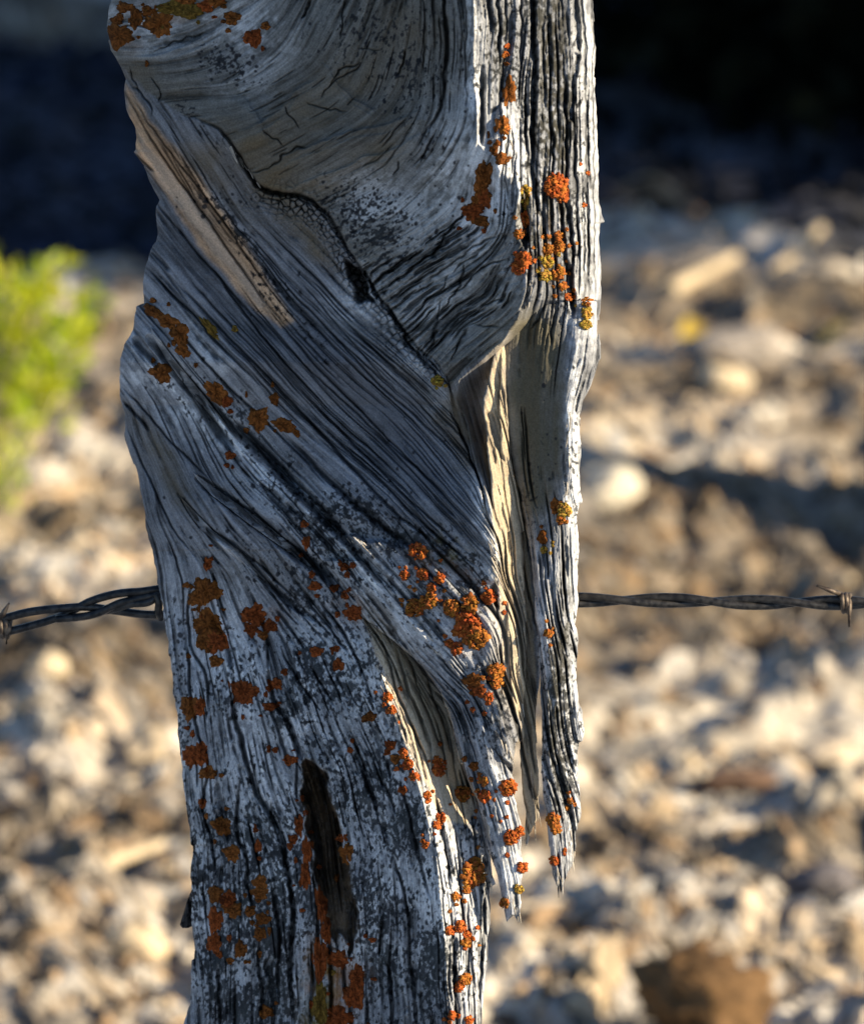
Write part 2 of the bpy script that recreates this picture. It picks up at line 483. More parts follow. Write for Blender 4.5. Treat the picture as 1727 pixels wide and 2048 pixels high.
# ---- fibre relief
smooth_zone = np.clip(splat([(1070, 820, 60, 150, 0, 1.1), (660, 740, 400, 130, 45, 1.0), (560, 150, 320, 200, 0, .75), (820, 450, 170, 200, 0, .5), (480, 640, 140, 34, 46, .25), (360, 800, 160, 60, 45, .5), (360, 330, 160, 30, 55, .8), (450, 520, 140, 26, 53, .8), (290, 950, 40, 110, -15, .8), (600, 190, 260, 150, 0, .55), (900, 1400, 60, 130, -20, .5), (345, 1300, 30, 300, -5, .5)]), 0, 1)
rough_zone = np.clip(splat([(1070, 300, 120, 420, 0, 1.0), (920, 1850, 60, 260, 0, .2), (1110, 1400, 60, 400, 0, .9), (870, 1250, 140, 110, 30, .9), (640, 1700, 230, 380, 0, .5), (830, 1420, 80, 120, 30, .6)]), 0, 1.1)
amp = 1 - .78 * smooth_zone + .2 * rough_zone
DETAIL += amp * (.55 * F0 + .85 * F1 + 1.0 * F2 + 1.2 * F3)
# self-made hairline cracks where the dragged noise is lowest
hair = sstep(1.15, 1.75, -F1 + .35 * noise(30, seed=21)) * (1 - .8 * smooth_zone)
DETAIL -= hair * 5
hair2 = sstep(1.5, 2.0, -F2 + .5 * noise(60, seed=22)) * (1 - smooth_zone)
DETAIL -= hair2 * 11
CRACK_TONE[:] = np.maximum(CRACK_TONE, .35 * hair + .5 * hair2)

# ring waves of the knot's lower flank
rho = np.hypot(X - 590 + 2.5 * WX, Y - 80 + 2.5 * WY) + 9 * noise(45, seed=23)
rz = Km * np.clip(splat([(870, 560, 130, 90, -30, 1.2), (960, 560, 70, 90, 0, .8), (820, 640, 80, 60, 40, .6)]), 0, 1)
DETAIL += rz * (7.5 * np.abs(np.sin(rho / 13 * math.pi)) ** .6 - 4) * (.6 + .6 * noise(60, seed=24))
rz2 = Km * np.clip(splat([(600, 250, 240, 140, 0, .8)]), 0, 1)
DETAIL += rz2 * 2.2 * np.sin(rho / 34 * math.pi * 2) * noise(90, seed=25)

# ---- knot edge: raised lip, cubed cracking below it
BND = [(380, 232), (440, 260), (477, 301), (498, 345), (532, 379), (590, 390), (645, 420), (686, 478), (717, 533), (745, 570), (773, 608), (800, 655), (830, 690), (871, 723), (899, 771)]
ledge(BND, 11, 60, side=-1, sharp=3, target=D)
crack(BND, 3.6, 17)
crack([(470, 290), (500, 350), (540, 384), (600, 392), (650, 425)], 5.5, 16)
s_, d_, T_, S_ = pdist(BND, 70, 1.0)
chk = np.exp(-np.maximum(d_ - 20, 0) / 22) * sstep(.2, .34, T_) * (1 - sstep(.93, 1, T_)) * np.where(S_ > 0, 1, .28)
chk *= .55 + .45 * np.clip(noise(40, seed=30)[s_] + .6, 0, 1)
r_ = np.random.default_rng(31)
sp = spline(BND, 400)
tn = np.gradient(sp, axis=0); tn /= np.linalg.norm(tn, axis=1)[:, None]
cells = []
for k in range(60, 396, 7):
    for m in range(-3, 8):
        if r_.random() < .12: continue
        o = m * 10 + r_.uniform(-3, 3)
        q = sp[k] + tn[k] * r_.uniform(-4, 4) + np.array([-tn[k, 1], tn[k, 0]]) * o
        cells.append(q)
cells = np.array(cells, np.float32)
mm = chk > .06
qx = (X[s_] + WX[s_])[mm]; qy = (Y[s_] + WY[s_])[mm]
f1 = np.full(qx.shape, 1e9, np.float32); f2 = f1.copy()
for cx, cy in cells:
    dd = np.hypot(qx - cx, qy - cy)
    n1 = dd < f1
    f2 = np.where(n1, f1, np.minimum(f2, dd)); f1 = np.where(n1, dd, f1)
edge = np.zeros(chk.shape, np.float32); edge[mm] = np.exp(-((f2 - f1) / 2.1) ** 2)
DETAIL[s_] -= edge * chk * 15
CRACK_TONE[s_] = np.maximum(CRACK_TONE[s_], edge * chk * 1.2)
# pit in the knot's edge
pit = inside([(698, 524), (712, 534), (724, 556), (738, 580), (750, 602), (728, 604), (714, 598), (710, 580), (704, 556)], 4, 2.2)
DETAIL -= pit * (50 + 14 * F2)
pit2 = inside([(676, 486), (700, 505), (708, 530), (690, 524)], 3); DETAIL += pit2 * 5

# ---- traced cracks: knot
for p, w, d in [
    ([(943, 398), (920, 441), (896, 468), (879, 499), (851, 513), (810, 547), (780, 571)], 3.6, 17),
    ([(1000, 470), (940, 496), (915, 520), (880, 545), (850, 560)], 2.4, 9), ([(1010, 520), (960, 540), (925, 575), (895, 590)], 2.4, 9),
    ([(930, 520), (922, 560), (905, 600), (870, 640)], 2.6, 11), ([(960, 615), (930, 632), (905, 655), (868, 690)], 2.4, 10),
    ([(1000, 590), (968, 600), (945, 640)], 2, 8), ([(900, 550), (860, 600), (840, 620), (815, 640)], 2.4, 10),
    ([(1000, 660), (975, 655), (950, 648)], 2, 9), ([(870, 560), (830, 585), (800, 605)], 2.2, 9), ([(885, 600), (870, 660), (862, 700)], 2.0, 9),
    ([(840, 500), (800, 520), (770, 535)], 2, 7), ([(960, 500), (925, 525), (905, 548)], 2, 8), ([(935, 660), (915, 690), (905, 720)], 2, 9),
    ([(494, 345), (560, 318), (600, 300), (635, 290)], 2.0, 9), ([(520, 250), (545, 278), (565, 300)], 1.6, 6), ([(565, 218), (580, 240), (600, 262)], 1.6, 6),
    ([(640, 195), (665, 165), (680, 135), (726, 125)], 2.0, 8), ([(610, 205), (650, 218), (690, 225)], 1.8, 7), ([(598, 36), (610, 18), (624, -8)], 3.4, 14),
    ([(676, 80), (680, 40), (690, 0)], 1.8, 7), ([(790, 150), (800, 125), (812, 100)], 2.2, 9), ([(660, 170), (700, 140), (730, 127)], 1.8, 7), ([(715, 90), (740, 100), (770, 105)], 1.5, 5),
    ([(780, 355), (795, 340), (800, 318)], 2, 8), ([(870, 270), (845, 310), (838, 330)], 1.8, 6), ([(262, 130), (268, 160), (275, 190)], 1.8, 6), ([(300, 160), (318, 190), (312, 205)], 1.8, 6),
    ([(262, 172), (285, 195), (310, 225)], 2.2, 8), ([(230, 60), (260, 50), (300, 58), (345, 46)], 2.2, 8), ([(300, 100), (360, 85), (420, 62)], 1.8, 6),
]: crack(p, w * .85, d * 1.1, warp=1.9)
for p, h in [([(470, 262), (560, 218), (600, 172), (640, 150)], 7), ([(500, 345), (600, 300), (700, 262), (790, 240), (850, 212)], 9), ([(560, 380), (650, 350), (740, 310), (800, 290), (850, 262)], 8), ([(270, 112), (360, 96), (420, 62)], 6), ([(645, 120), (690, 180), (760, 230)], 6), ([(480, 180), (520, 240), (540, 300)], 5), ([(760, 560), (840, 520), (920, 470), (960, 420)], 7), ([(800, 610), (870, 570), (950, 530), (1010, 500)], 6)]:
    ledge(p, h * 1.6, 34, side=1, sharp=2.5, ends=4)
    ledge([(a + 3, b + 16) for a, b in p], h * .5, 16, side=1, sharp=2, ends=4)

# traced cracks: band
for p, w, d in [
    ([(255, 182), (330, 290), (430, 420), (545, 590)], 2.0, 6), ([(262, 205), (330, 320), (430, 460), (520, 590), (560, 640)], 2.0, 7),
    ([(270, 306), (310, 345)], 3, 11), ([(300, 390), (400, 510), (500, 625), (560, 690)], 2.4, 8), ([(350, 560), (440, 655), (576, 796), (690, 920), (780, 1015), (900, 1110)], 2.8, 12),
    ([(300, 500), (340, 545)], 2.6, 9), ([(293, 533), (370, 612), (450, 700), (520, 770)], 2.0, 8), ([(290, 590), (380, 690), (460, 775), (560, 870), (660, 975)], 2.4, 10),
    ([(292, 672), (345, 728), (391, 786), (436, 857), (468, 902)], 6.0, 24), ([(265, 673), (300, 715), (322, 735)], 4.0, 16),
    ([(343, 724), (440, 826), (542, 929), (610, 998), (678, 1066), (740, 1132), (790, 1185)], 4.6, 22), ([(468, 842), (500, 868), (540, 915), (600, 985)], 4.0, 16),
    ([(391, 953), (440, 990), (508, 1038), (576, 1093), (644, 1141), (690, 1190)], 6.0, 24), ([(364, 997), (419, 1062), (467, 1093), (542, 1172), (627, 1243)], 3.6, 15), ([(470, 1095), (520, 1130), (590, 1200), (660, 1270)], 2.4, 9),
    ([(240, 770), (290, 820), (340, 880), (420, 960)], 2.0, 7), ([(245, 800), (275, 830), (300, 862)], 3, 10), ([(253, 850), (300, 960), (350, 1060), (395, 1120)], 2.0, 6), ([(480, 590), (600, 720), (760, 870), (900, 1000)], 1.8, 6),
    ([(620, 620), (760, 770), (900, 900), (965, 985)], 2.0, 7), ([(680, 634), (780, 730), (871, 819), (930, 880)], 2.4, 9), ([(700, 660), (790, 735), (860, 800), (910, 850)], 1.8, 6), ([(600, 560), (700, 680), (800, 790)], 1.6, 5),
    ([(520, 600), (640, 740), (760, 860), (880, 985), (975, 1080)], 1.8, 7), ([(640, 850), (760, 960), (860, 1060), (960, 1140)], 2.2, 9), ([(560, 860), (660, 960), (760, 1050), (850, 1110)], 3.0, 13), ([(600, 780), (700, 880), (820, 1000), (940, 1110)], 2.0, 8),
    ([(500, 870), (560, 930), (640, 1010), (700, 1075)], 3.2, 13), ([(420, 530), (540, 690), (640, 800)], 1.6, 6), ([(440, 560), (530, 680), (600, 750)], 1.6, 5),
]: crack(p, w * (1.9 if d > 12 else 1.15), d * (1.5 if d > 12 else 1.2), warp=.4)
ledge([(388, 946), (440, 984), (508, 1034), (576, 1089), (644, 1137)], 9, 36, side=1, sharp=2)
ledge([(364, 997), (419, 1060), (467, 1091), (542, 1170)], 8, 22, side=1, sharp=2)
ledge([(300, 668), (350, 728), (400, 790), (450, 862), (500, 930)], 10, 30, side=-1, sharp=2)
ledge([(255, 190), (330, 300), (430, 430), (545, 600)], 6, 40, side=-1, sharp=3)
ledge([(262, 240), (330, 370), (430, 510), (540, 645)], 5, 60, side=1, sharp=3)
ledge([(560, 860), (680, 980), (780, 1075), (850, 1120)], 6, 40, side=-1, sharp=2)
ledge([(330, 700), (440, 815), (542, 920), (678, 1060), (790, 1178)], 7, 45, side=1, sharp=2)
# lower trunk
for p, w, d in [
    ([(464, 1341), (471, 1434), (495, 1526), (519, 1598), (560, 1663), (573, 1731), (587, 1833), (582, 1893), (588, 2060)], 4.2, 19), ([(418, 1215), (432, 1250), (455, 1290), (464, 1341)], 3.4, 14),
    ([(536, 1341), (546, 1396), (573, 1447), (601, 1512), (608, 1530)], 4.0, 18), ([(500, 1180), (530, 1260), (536, 1341)], 2.2, 8),
    ([(372, 1253), (383, 1386), (389, 1440), (416, 1536), (406, 1605), (426, 1697), (435, 1790)], 2.6, 11), ([(380, 1160), (378, 1230), (385, 1300), (410, 1350), (418, 1430)], 2.4, 10), ([(340, 1080), (362, 1160), (370, 1250)], 1.8, 6), ([(425, 1140), (440, 1190), (452, 1240)], 2.2, 8),
    ([(478, 1560), (478, 1680), (492, 1712), (494, 1765), (508, 1821)], 2.8, 11), ([(521, 1877), (518, 1930), (524, 1986), (524, 2060)], 3.0, 12), ([(537, 1746), (550, 1813), (558, 1866), (556, 1960), (560, 2010)], 2.6, 10), ([(436, 1928), (438, 2060)], 3.2, 12),
    ([(405, 1780), (412, 1810), (414, 1840)], 2, 8), ([(657, 1862), (660, 1940), (664, 2060)], 3.6, 13), ([(689, 1920), (692, 1997)], 3.2, 12), ([(596, 1500), (592, 1560), (596, 1600)], 2.2, 8), ([(620, 1330), (650, 1380), (668, 1410)], 2.0, 8), ([(560, 1290), (590, 1350), (640, 1420)], 2.0, 7),
    ([(710, 1495), (734, 1570), (754, 1610)], 2.8, 11), ([(755, 1545), (778, 1590), (790, 1630)], 2.4, 9), ([(761, 1840), (758, 1914)], 2.6, 10), ([(784, 1701), (808, 1786), (816, 1840), (821, 1920), (829, 1973)], 2.6, 10), ([(770, 1920), (780, 1950), (785, 2000)], 2.2, 8), ([(640, 1200), (700, 1290), (735, 1370)], 2.4, 9), ([(600, 1180), (660, 1260), (700, 1310)], 2.2, 8),
    ([(470, 1960), (468, 2060)], 2.4, 9), ([(540, 1600), (548, 1650), (560, 1690)], 2, 7), ([(700, 2000), (704, 2060)], 2.6, 9), ([(735, 1990), (738, 2060)], 2.4, 8), ([(795, 1560), (815, 1620), (830, 1680), (860, 1800)], 2.6, 9),
    ]: crack(p, w * 1.3, d * 1.35, warp=.7)
for p, w, d in [
    # right hand lit face and the hollow behind the twisted sliver
    ([(905, 1640), (915, 1700), (922, 1800), (930, 1890)], 3.0, 12), ([(940, 1620), (952, 1700), (960, 1790), (958, 1880), (955, 1960)], 3.4, 16), ([(968, 1770), (966, 1850), (962, 1920), (958, 2010)], 3.8, 22),
    ([(870, 1590), (880, 1640), (890, 1700), (898, 1780)], 4.0, 16), ([(900, 1800), (905, 1880), (908, 1980), (906, 2060)], 2.6, 9), ([(935, 1800), (938, 1900), (935, 2000)], 2.6, 10), ([(790, 1290), (808, 1360), (840, 1440), (862, 1500)], 4.0, 16), ([(760, 1265), (775, 1320), (800, 1400), (840, 1490), (868, 1560)], 3.0, 11), ([(815, 1310), (835, 1370), (860, 1440), (890, 1520)], 3.0, 10), ([(850, 1345), (868, 1400), (890, 1460)], 2.6, 9),
]: crack(p, w * 1.0, d * .8, warp=.7)
ledge([(600, 1250), (612, 1400), (612, 1500)], 5, 50, side=1)
# the rotten hole
HOLE = [(606, 1535), (613, 1521), (628, 1524), (650, 1550), (655, 1580), (672, 1608), (683, 1663), (693, 1731), (707, 1799), (716, 1842), (713, 1885), (704, 1912), (694, 1880), (682, 1868), (672, 1890), (662, 1862), (650, 1830), (634, 1786), (622, 1700), (612, 1640), (608, 1590)]
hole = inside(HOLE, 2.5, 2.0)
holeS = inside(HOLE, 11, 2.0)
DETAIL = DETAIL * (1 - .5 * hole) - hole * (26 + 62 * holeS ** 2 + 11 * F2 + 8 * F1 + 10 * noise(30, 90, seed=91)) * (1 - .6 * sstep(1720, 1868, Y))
rim = np.clip(inside(HOLE, 12.0, 2.0) - hole, 0, 1); DETAIL += rim * 3
# right top: bundles of upright fibres
for p, w, d in [
    ([(886, -70), (889, 137), (879, 212), (862, 253), (845, 273)], 3.4, 15), ([(847, -60), (848, 60), (846, 160)], 1.8, 6), ([(928, -60), (930, 100), (935, 200)], 2.0, 6),
    ([(966, 130), (964, 180), (966, 245), (962, 290)], 5.0, 22), ([(978, -60), (980, 20), (979, 62)], 4.6, 18), ([(997, -60), (997, 60), (998, 130)], 3.4, 14), ([(1008, -60), (1010, 30), (1009, 90)], 2.4, 9), ([(1063, -60), (1067, 103), (1067, 230), (1068, 350)], 5.6, 26), ([(1049, 150), (1052, 230), (1056, 300), (1060, 360)], 3.6, 14), ([(1041, -60), (1042, 60), (1040, 130)], 2.6, 10),
    ([(1088, 20), (1086, 120), (1089, 220)], 2.8, 9), ([(1100, 250), (1106, 330), (1104, 350)], 3, 10), ([(1128, 150), (1131, 260), (1134, 380), (1136, 480)], 3.6, 16), ([(1158, -60), (1166, 60), (1170, 200), (1174, 420), (1176, 620)], 3.0, 13), ([(1182, -60), (1185, 200), (1188, 450), (1190, 640)], 2.2, 8), ([(1148, 240), (1152, 340), (1154, 450), (1152, 560)], 3.2, 14), ([(1140, 400), (1142, 500), (1148, 580)], 3.4, 14), ([(1118, 380), (1122, 440), (1128, 540)], 2.8, 10), ([(1163, 330), (1166, 420), (1168, 560)], 2.4, 10),
    ([(1046, 372), (1049, 420), (1048, 470), (1050, 500)], 6.0, 26), ([(1062, 330), (1074, 400), (1080, 440)], 4.0, 16), ([(1058, 500), (1056, 560), (1052, 600)], 3, 12), ([(1134, 520), (1142, 560), (1148, 600), (1150, 640)], 5.0, 20), ([(1090, 600), (1075, 640), (1062, 660)], 2.4, 8), ([(1112, 600), (1104, 650), (1100, 690)], 2.4, 8),
    ([(1022, 240), (1024, 300), (1026, 350)], 1.6, 5), ([(1030, 290), (1032, 350), (1034, 420)], 1.6, 5), ([(1012, 260), (1012, 330), (1014, 400)], 1.6, 5),
]: crack(p, w, d)
for poly, dp in [([(1146, -60), (1154, 0), (1160, 60), (1156, 100), (1150, 96), (1142, 60), (1146, 10)], 24), ([(1146, 105), (1156, 110), (1150, 170), (1146, 240), (1138, 236), (1140, 160)], 22), ([(1048, 372), (1060, 392), (1058, 460), (1052, 480), (1046, 440)], 18), ([(1128, 520), (1140, 530), (1150, 590), (1146, 612), (1132, 575)], 20)]:
    DETAIL -= dp * inside(poly, 2.5)
ledge([(947, -60), (950, 137), (957, 239), (954, 287), (940, 321)], 9, 16, side=1, sharp=2)
ledge([(1064, -60), (1067, 103), (1067, 350)], 7, 26, side=-1, sharp=2)
ledge([(1002, 202), (1022, 239), (1037, 308), (1042, 369)], 7, 40, side=1, sharp=2)
ledge([(1075, 395), (1092, 415), (1100, 450), (1092, 500), (1088, 560), (1070, 600), (1045, 640), (1010, 672)], 8, 24, side=1, sharp=2)

# ---- many straight hairline checks following the grain
r_ = np.random.default_rng(44)
for (cx0, cy0, rx, ry, ang, n, l0, l1, w0, d0) in [(660, 740, 330, 120, 45, 170, 110, 400, 1.05, 4.5), (470, 900, 240, 60, 46, 40, 80, 260, 1.3, 6), (880, 560, 130, 105, -30, 90, 30, 130, 1.9, 12), (600, 200, 230, 120, -20, 40, 30, 110, 1.1, 4), (700, 330, 220, 60, -30, 14, 40, 120, 1.3, 5), (560, 1550, 190, 420, 0, 110, 40, 170, 1.6, 7), (340, 1350, 20, 400, -6, 26, 50, 160, 1.2, 4), (1090, 250, 90, 300, 0, 46, 80, 320, 1.7, 9), (920, 1850, 50, 230, 0, 34, 60, 260, 1.5, 6), (1110, 1350, 34, 380, 0, 40, 60, 240, 1.8, 9), (900, 1450, 40, 120, -20, 22, 60, 170, 1.6, 7), (860, 1340, 100, 60, 45, 22, 50, 140, 1.5, 6), (1015, 1050, 40, 300, 0, 30, 80, 300, 1.8, 9), (440, 420, 200, 20, 54, 24, 60, 220, 1.3, 4), (880, 120, 50, 150, 0, 16, 60, 170, 1.4, 5)]:
    ca, sa = math.cos(math.radians(ang)), math.sin(math.radians(ang))
    for _ in range(n):
        a, b = r_.uniform(-1, 1), r_.uniform(-1, 1)
        x, y = cx0 + a * rx * ca - b * ry * sa, cy0 + a * rx * sa + b * ry * ca
        L = r_.uniform(l0, l1); P = []
        for _k in range(int(L / 8)):
            i, j = int((y - Y0) / GS), int((x - X0) / GS)
            if not (0 < i < H and 0 < j < W): break
            P.append((x, y)); x += 8 * fx[i, j]; y += 8 * fy[i, j]
        if len(P) < 4: continue
        p = np.array(P)[::2] if len(P) > 7 else np.array(P)
        w = w0 * r_.uniform(.7, 1.3); dd = d0 * r_.uniform(.5, 1.5)
        s, d, T, S_ = pdist(p, 10, .9 if cx0 in (880, 700) and cy0 in (560, 330) else .2)
        tp = np.clip(np.minimum(T, 1 - T) * 5, 0, 1) ** .6
        g_ = tp * np.exp(-(d / (w * (.4 + .6 * tp))) ** 4 * .7)
        DETAIL[s] -= dd * g_; CRACK_TONE[s] = np.maximum(CRACK_TONE[s], g_ * .8)

# ---- base colour
S = lambda *c: np.array([((v / 255 + .055) / 1.028) ** 2.4 if v > 10 else v / 255 / 12.92 for v in c], np.float32)
grey = np.array([.155, .162, .184], np.float32)
A = np.ones((H, W, 3), np.float32) * grey
fa = 1 - .35 * smooth_zone
fib = np.clip(1 + fa * (.26 * F0 + .28 * F1 + .20 * F2 + .08 * F3) + (1 - fa) * (.30 * noise(30, seed=71) + .26 * noise(11, seed=72) + .2 * noise(4, seed=73)), .35, 1.8)
A *= fib[..., None]


def mixc(col, w):
    global A
    w = np.clip(w, 0, 1)[..., None]
    A = A * (1 - w) + np.asarray(col, np.float32) * w


A *= (1 - .26 * Km)[..., None] * (1 - Km[..., None] * np.array([0, .05, .20], np.float32))
# warm brown / olive stained wood
brown = splat([(560, 250, 150, 34, -28, .75), (700, 330, 120, 30, -30, .7), (610, 300, 60, 26, -30, .5), (290, 110, 30, 60, 20, .7), (470, 260, 70, 22, 40, .8), (700, 150, 60, 60, 0, .3), (560, 400, 60, 40, 40, .7), (640, 470, 60, 34, 45, .6), (820, 60, 90, 80, 0, .45), (920, 860, 30, 100, -15, .9), (900, 820, 40, 40, 45, .7), (300, 880, 30, 90, -25, .55), (350, 960, 40, 90, -30, .6), (470, 960, 70, 26, 40, .35), (640, 500, 120, 16, 45, .5), (830, 770, 90, 12, 45, .6), (580, 360, 90, 30, 10, .55), (770, 640, 60, 20, 55, .5), (700, 1150, 40, 40, 45, .4), (470, 1130, 50, 40, 0, .35), (1000, 850, 20, 160, 0, .4), (560, 1140, 60, 30, 45, .4)])
brown += splat([(620, 260, 230, 130, -20, .35), (420, 330, 160, 40, 50, .35), (330, 180, 90, 70, 0, .3)])
brown *= .75 + .5 * np.clip(F3 * .4 + noise(24, seed=50) * .6, -.6, .8)
mixc(np.array([.135, .105, .068]) , brown * .85)
A *= 1
OLV = splat([(1072, 800, 56, 130, 0, 1.5), (1084, 960, 42, 80, 10, 1.0), (1070, 670, 60, 40, 0, .6)]) * sstep(1140, 1122, X + WX) * sstep(1004, 1012, X)
mixc(np.array([.095, .085, .060]) , np.clip(OLV, 0, .95) * (1 + .12 * noise(30, 60, seed=93) + .06 * F2))
# greyish mauve smooth wood on the band
mixc(np.array([.105, .112, .135]), np.clip(splat([(700, 760, 190, 44, 45, 1.0), (480, 640, 140, 34, 46, .8), (860, 960, 110, 30, 45, .7), (400, 500, 80, 26, 52, .8)]), 0, .8) * (.75 + .2 * F2))
# fresh tan split
tan = np.clip(inside([(252, 170), (300, 235), (400, 360), (500, 500), (585, 640), (560, 655), (500, 610), (400, 490), (310, 360), (268, 290)], 7), 0, 1)
tcol = np.array([.45, .285, .17], np.float32)[None, None] * (1 + .24 * F2 + .26 * F1 + .14 * F0)[..., None]
A = A * (1 - .88 * tan[..., None]) + np.clip(tcol, .02, 1) * .88 * tan[..., None]
ts = inside([(275, 260), (330, 330), (430, 460), (540, 610), (520, 615), (420, 490), (320, 370)], 6)
mixc(np.array([.43, .335, .265]), ts * .65)
tdk = inside([(260, 200), (310, 270), (420, 410), (520, 560), (505, 560), (400, 420), (300, 290)], 5)
mixc(np.array([.20, .12, .065]), tdk * .45 * np.clip(.6 + .4 * F2, 0, 1))
# pale raw wood inside splits
mixc(np.array([.36, .29, .20]), np.clip(splat([(800, 1360, 36, 130, -22, 1.2), (850, 1480, 34, 110, -18, 1.1), (990, 800, 26, 120, 0, .9), (1010, 1100, 24, 250, 0, .9), (880, 1580, 30, 70, -15, .7)]), 0, .85) * (.8 + .2 * F2))
CAV = inside([(724, 1238), (790, 1284), (845, 1334), (884, 1385), (903, 1445), (918, 1510), (936, 1562), (956, 1610), (930, 1650), (880, 1640), (862, 1600), (842, 1540), (815, 1480), (785, 1390), (752, 1305)], 4)
GAP = inside([(1000, 692), (1012, 692), (1006, 780), (1016, 900), (1044, 1010), (1062, 1150), (1070, 1300), (1080, 1480), (1080, 1640), (1050, 1690), (1036, 1560), (1040, 1440), (1006, 1390), (1002, 1250), (996, 1100), (978, 980), (966, 880), (970, 790)], 4)
raw = np.clip(CAV + GAP, 0, 1)
mixc(np.array([.50, .41, .29]) , raw * .92 * np.clip(.85 + .2 * F2 + .15 * F1, 0, 1))
# bleached white crust, and sunlit strips painted whiter
white = splat([(560, 1500, 190, 260, 0, .75), (700, 1350, 120, 140, 30, .6), (620, 1850, 250, 230, 0, .75), (800, 1650, 90, 200, -10, .6), (420, 1300, 80, 140, 0, .6), (560, 960, 230, 44, 45, .85), (700, 1110, 150, 34, 45, .7), (360, 800, 140, 40, 47, .75), (420, 700, 110, 26, 47, .6), (300, 50, 120, 46, 0, .75), (500, 60, 90, 60, 0, .6), (480, 140, 70, 50, 20, .35), (760, 420, 90, 60, 20, .8), (900, 330, 60, 100, 0, .6), (870, 600, 110, 80, -30, .5), (960, 450, 70, 120, 0, .55), (1010, 330, 34, 120, 0, .9), (980, 100, 60, 160, 0, .5), (1174, 300, 26, 420, 0, 1.0), (1080, 300, 60, 280, 0, .55), (1150, 1000, 14, 300, 0, .9), (950, 150, 14, 200, 0, 1.2), (1040, 330, 10, 80, 0, 1.2), (1146, 1500, 14, 200, 0, 1.2), (1090, 1350, 12, 260, 0, 1.0), (895, 1750, 24, 200, -8, 1.1), (960, 1850, 20, 220, 0, 1.1), (975, 1060, 20, 100, -15, 1.2), (930, 1250, 80, 100, 30, .8), (1000, 1600, 40, 120, -10, .9), (1030, 1750, 30, 80, 0, .9), (920, 1850, 60, 260, 0, .6), (1130, 1350, 40, 420, 0, .7), (1148, 950, 14, 260, 0, .9), (720, 600, 50, 60, 40, .6), (840, 720, 40, 30, 40, .6), (880, 800, 30, 20, 30, .6), (345, 1400, 26, 300, -4, .45), (395, 1850, 24, 260, 0, .6), (260, 720, 40, 60, 0, .4)])
wn = sstep(-.9, 1.0, SPK2 * .55 + F2 * .35 + noise(34, seed=51) * 1.0)
wcol = np.array([.56, .575, .61], np.float32)[None, None] * np.clip(1 + .16 * F0 + .14 * F1, .5, 1.5)[..., None]
white = white * (1 - .85 * raw) * (1 - .9 * np.clip(OLV, 0, 1))
ww = (np.clip(white, 0, 1) * (.25 + .75 * np.clip(wn + .5 * np.clip(white - 1, 0, 1), 0, 1)) * .97)[..., None]
A = A * (1 - ww) + wcol * ww
# black speckle lichen
dens = splat([(600, 1450, 170, 190, 0, .62), (560, 1750, 170, 260, 0, .62), (780, 1700, 90, 260, -8, .75), (700, 1420, 120, 120, 20, .6), (820, 1950, 70, 160, 0, .7), (640, 2000, 200, 100, 0, .5), (480, 1950, 90, 140, 0, .5), (440, 1550, 60, 200, 0, .35), (600, 990, 190, 44, 45, .75), (760, 1060, 120, 44, 40, .9), (480, 820, 110, 26, 46, .5), (640, 1080, 130, 24, 45, .5), (600, 1180, 110, 40, 40, .45), (380, 230, 100, 12, 50, .45), (480, 480, 150, 13, 52, .6), (600, 650, 110, 16, 48, .55), (450, 130, 60, 26, 30, .6), (730, 430, 80, 70, 20, .42), (760, 470, 50, 50, 20, .3), (1090, 150, 44, 240, 0, .95), (1110, 330, 44, 190, 0, .85), (1000, 80, 46, 150, 0, .6), (1070, 470, 40, 110, 0, .8), (1130, 480, 26, 120, 0, .8), (900, 1150, 100, 50, 30, .75), (880, 1260, 90, 70, 35, .5), (1000, 1430, 30, 80, -10, .8), (1115, 1430, 26, 150, 0, 1.0), (1125, 1250, 22, 120, 0, .7), (1135, 1600, 20, 100, 0, .7), (1148, 1000, 14, 200, 0, .45), (930, 1700, 50, 220, 0, .42), (690, 1430, 36, 30, 0, .9), (630, 1460, 24, 30, 0, .7), (350, 1350, 26, 120, 0, .3), (365, 1500, 20, 160, 0, .25), (395, 1800, 14, 60, 0, .4), (830, 120, 70, 90, 0, .5), (720, 60, 90, 60, 0, .35), (340, 780, 70, 12, 47, .35), (1060, 960, 40, 100, 0, .2), (860, 1100, 60, 26, 10, .8)])
dens = np.clip(dens * 1.25, 0, 1) * (1 - .85 * raw) * np.clip(.8 + .55 * noise(42, seed=52) + .3 * noise(120, seed=53), .1, 1.35)
n1 = SPK + .35 * F1 + .3 * rng.standard_normal((H, W)).astype(np.float32)
spk = sstep(0, .35, n1 - (1.75 - 2.0 * dens)) * np.clip(dens * 6, 0, 1)
n2 = SPK2 + .3 * noise(18, seed=54) + .38 * rng.standard_normal((H, W)).astype(np.float32)
spk2 = sstep(0, .4, n2 - (2.1 - 1.7 * dens)) * np.clip(dens * 6, 0, 1)
speck = np.clip(np.maximum(spk * .9, spk2), 0, 1)
mixc(np.array([.013, .015, .019]), speck * .97)
mixc(np.array([.09, .105, .11]), np.clip(dens - .45, 0, 1) * .35 * sstep(-.5, 1, noise(26, seed=55) + .3 * SPK2))
mixc(np.array([.045, .043, .036]), np.clip(splat([(1100, 120, 34, 230, 0, 1.0), (1116, 330, 26, 150, 0, .9), (1052, 440, 22, 70, 0, .9), (1112, 470, 24, 100, 0, .7), (990, 60, 34, 120, 0, .6), (1112, 1420, 20, 170, 0, .9), (1126, 1230, 14, 120, 0, .7), (870, 40, 20, 60, 0, .5)]), 0, 1) * sstep(-1.1, .3, SPK2 + .5 * F2) * .92)
DETAIL += speck * .7
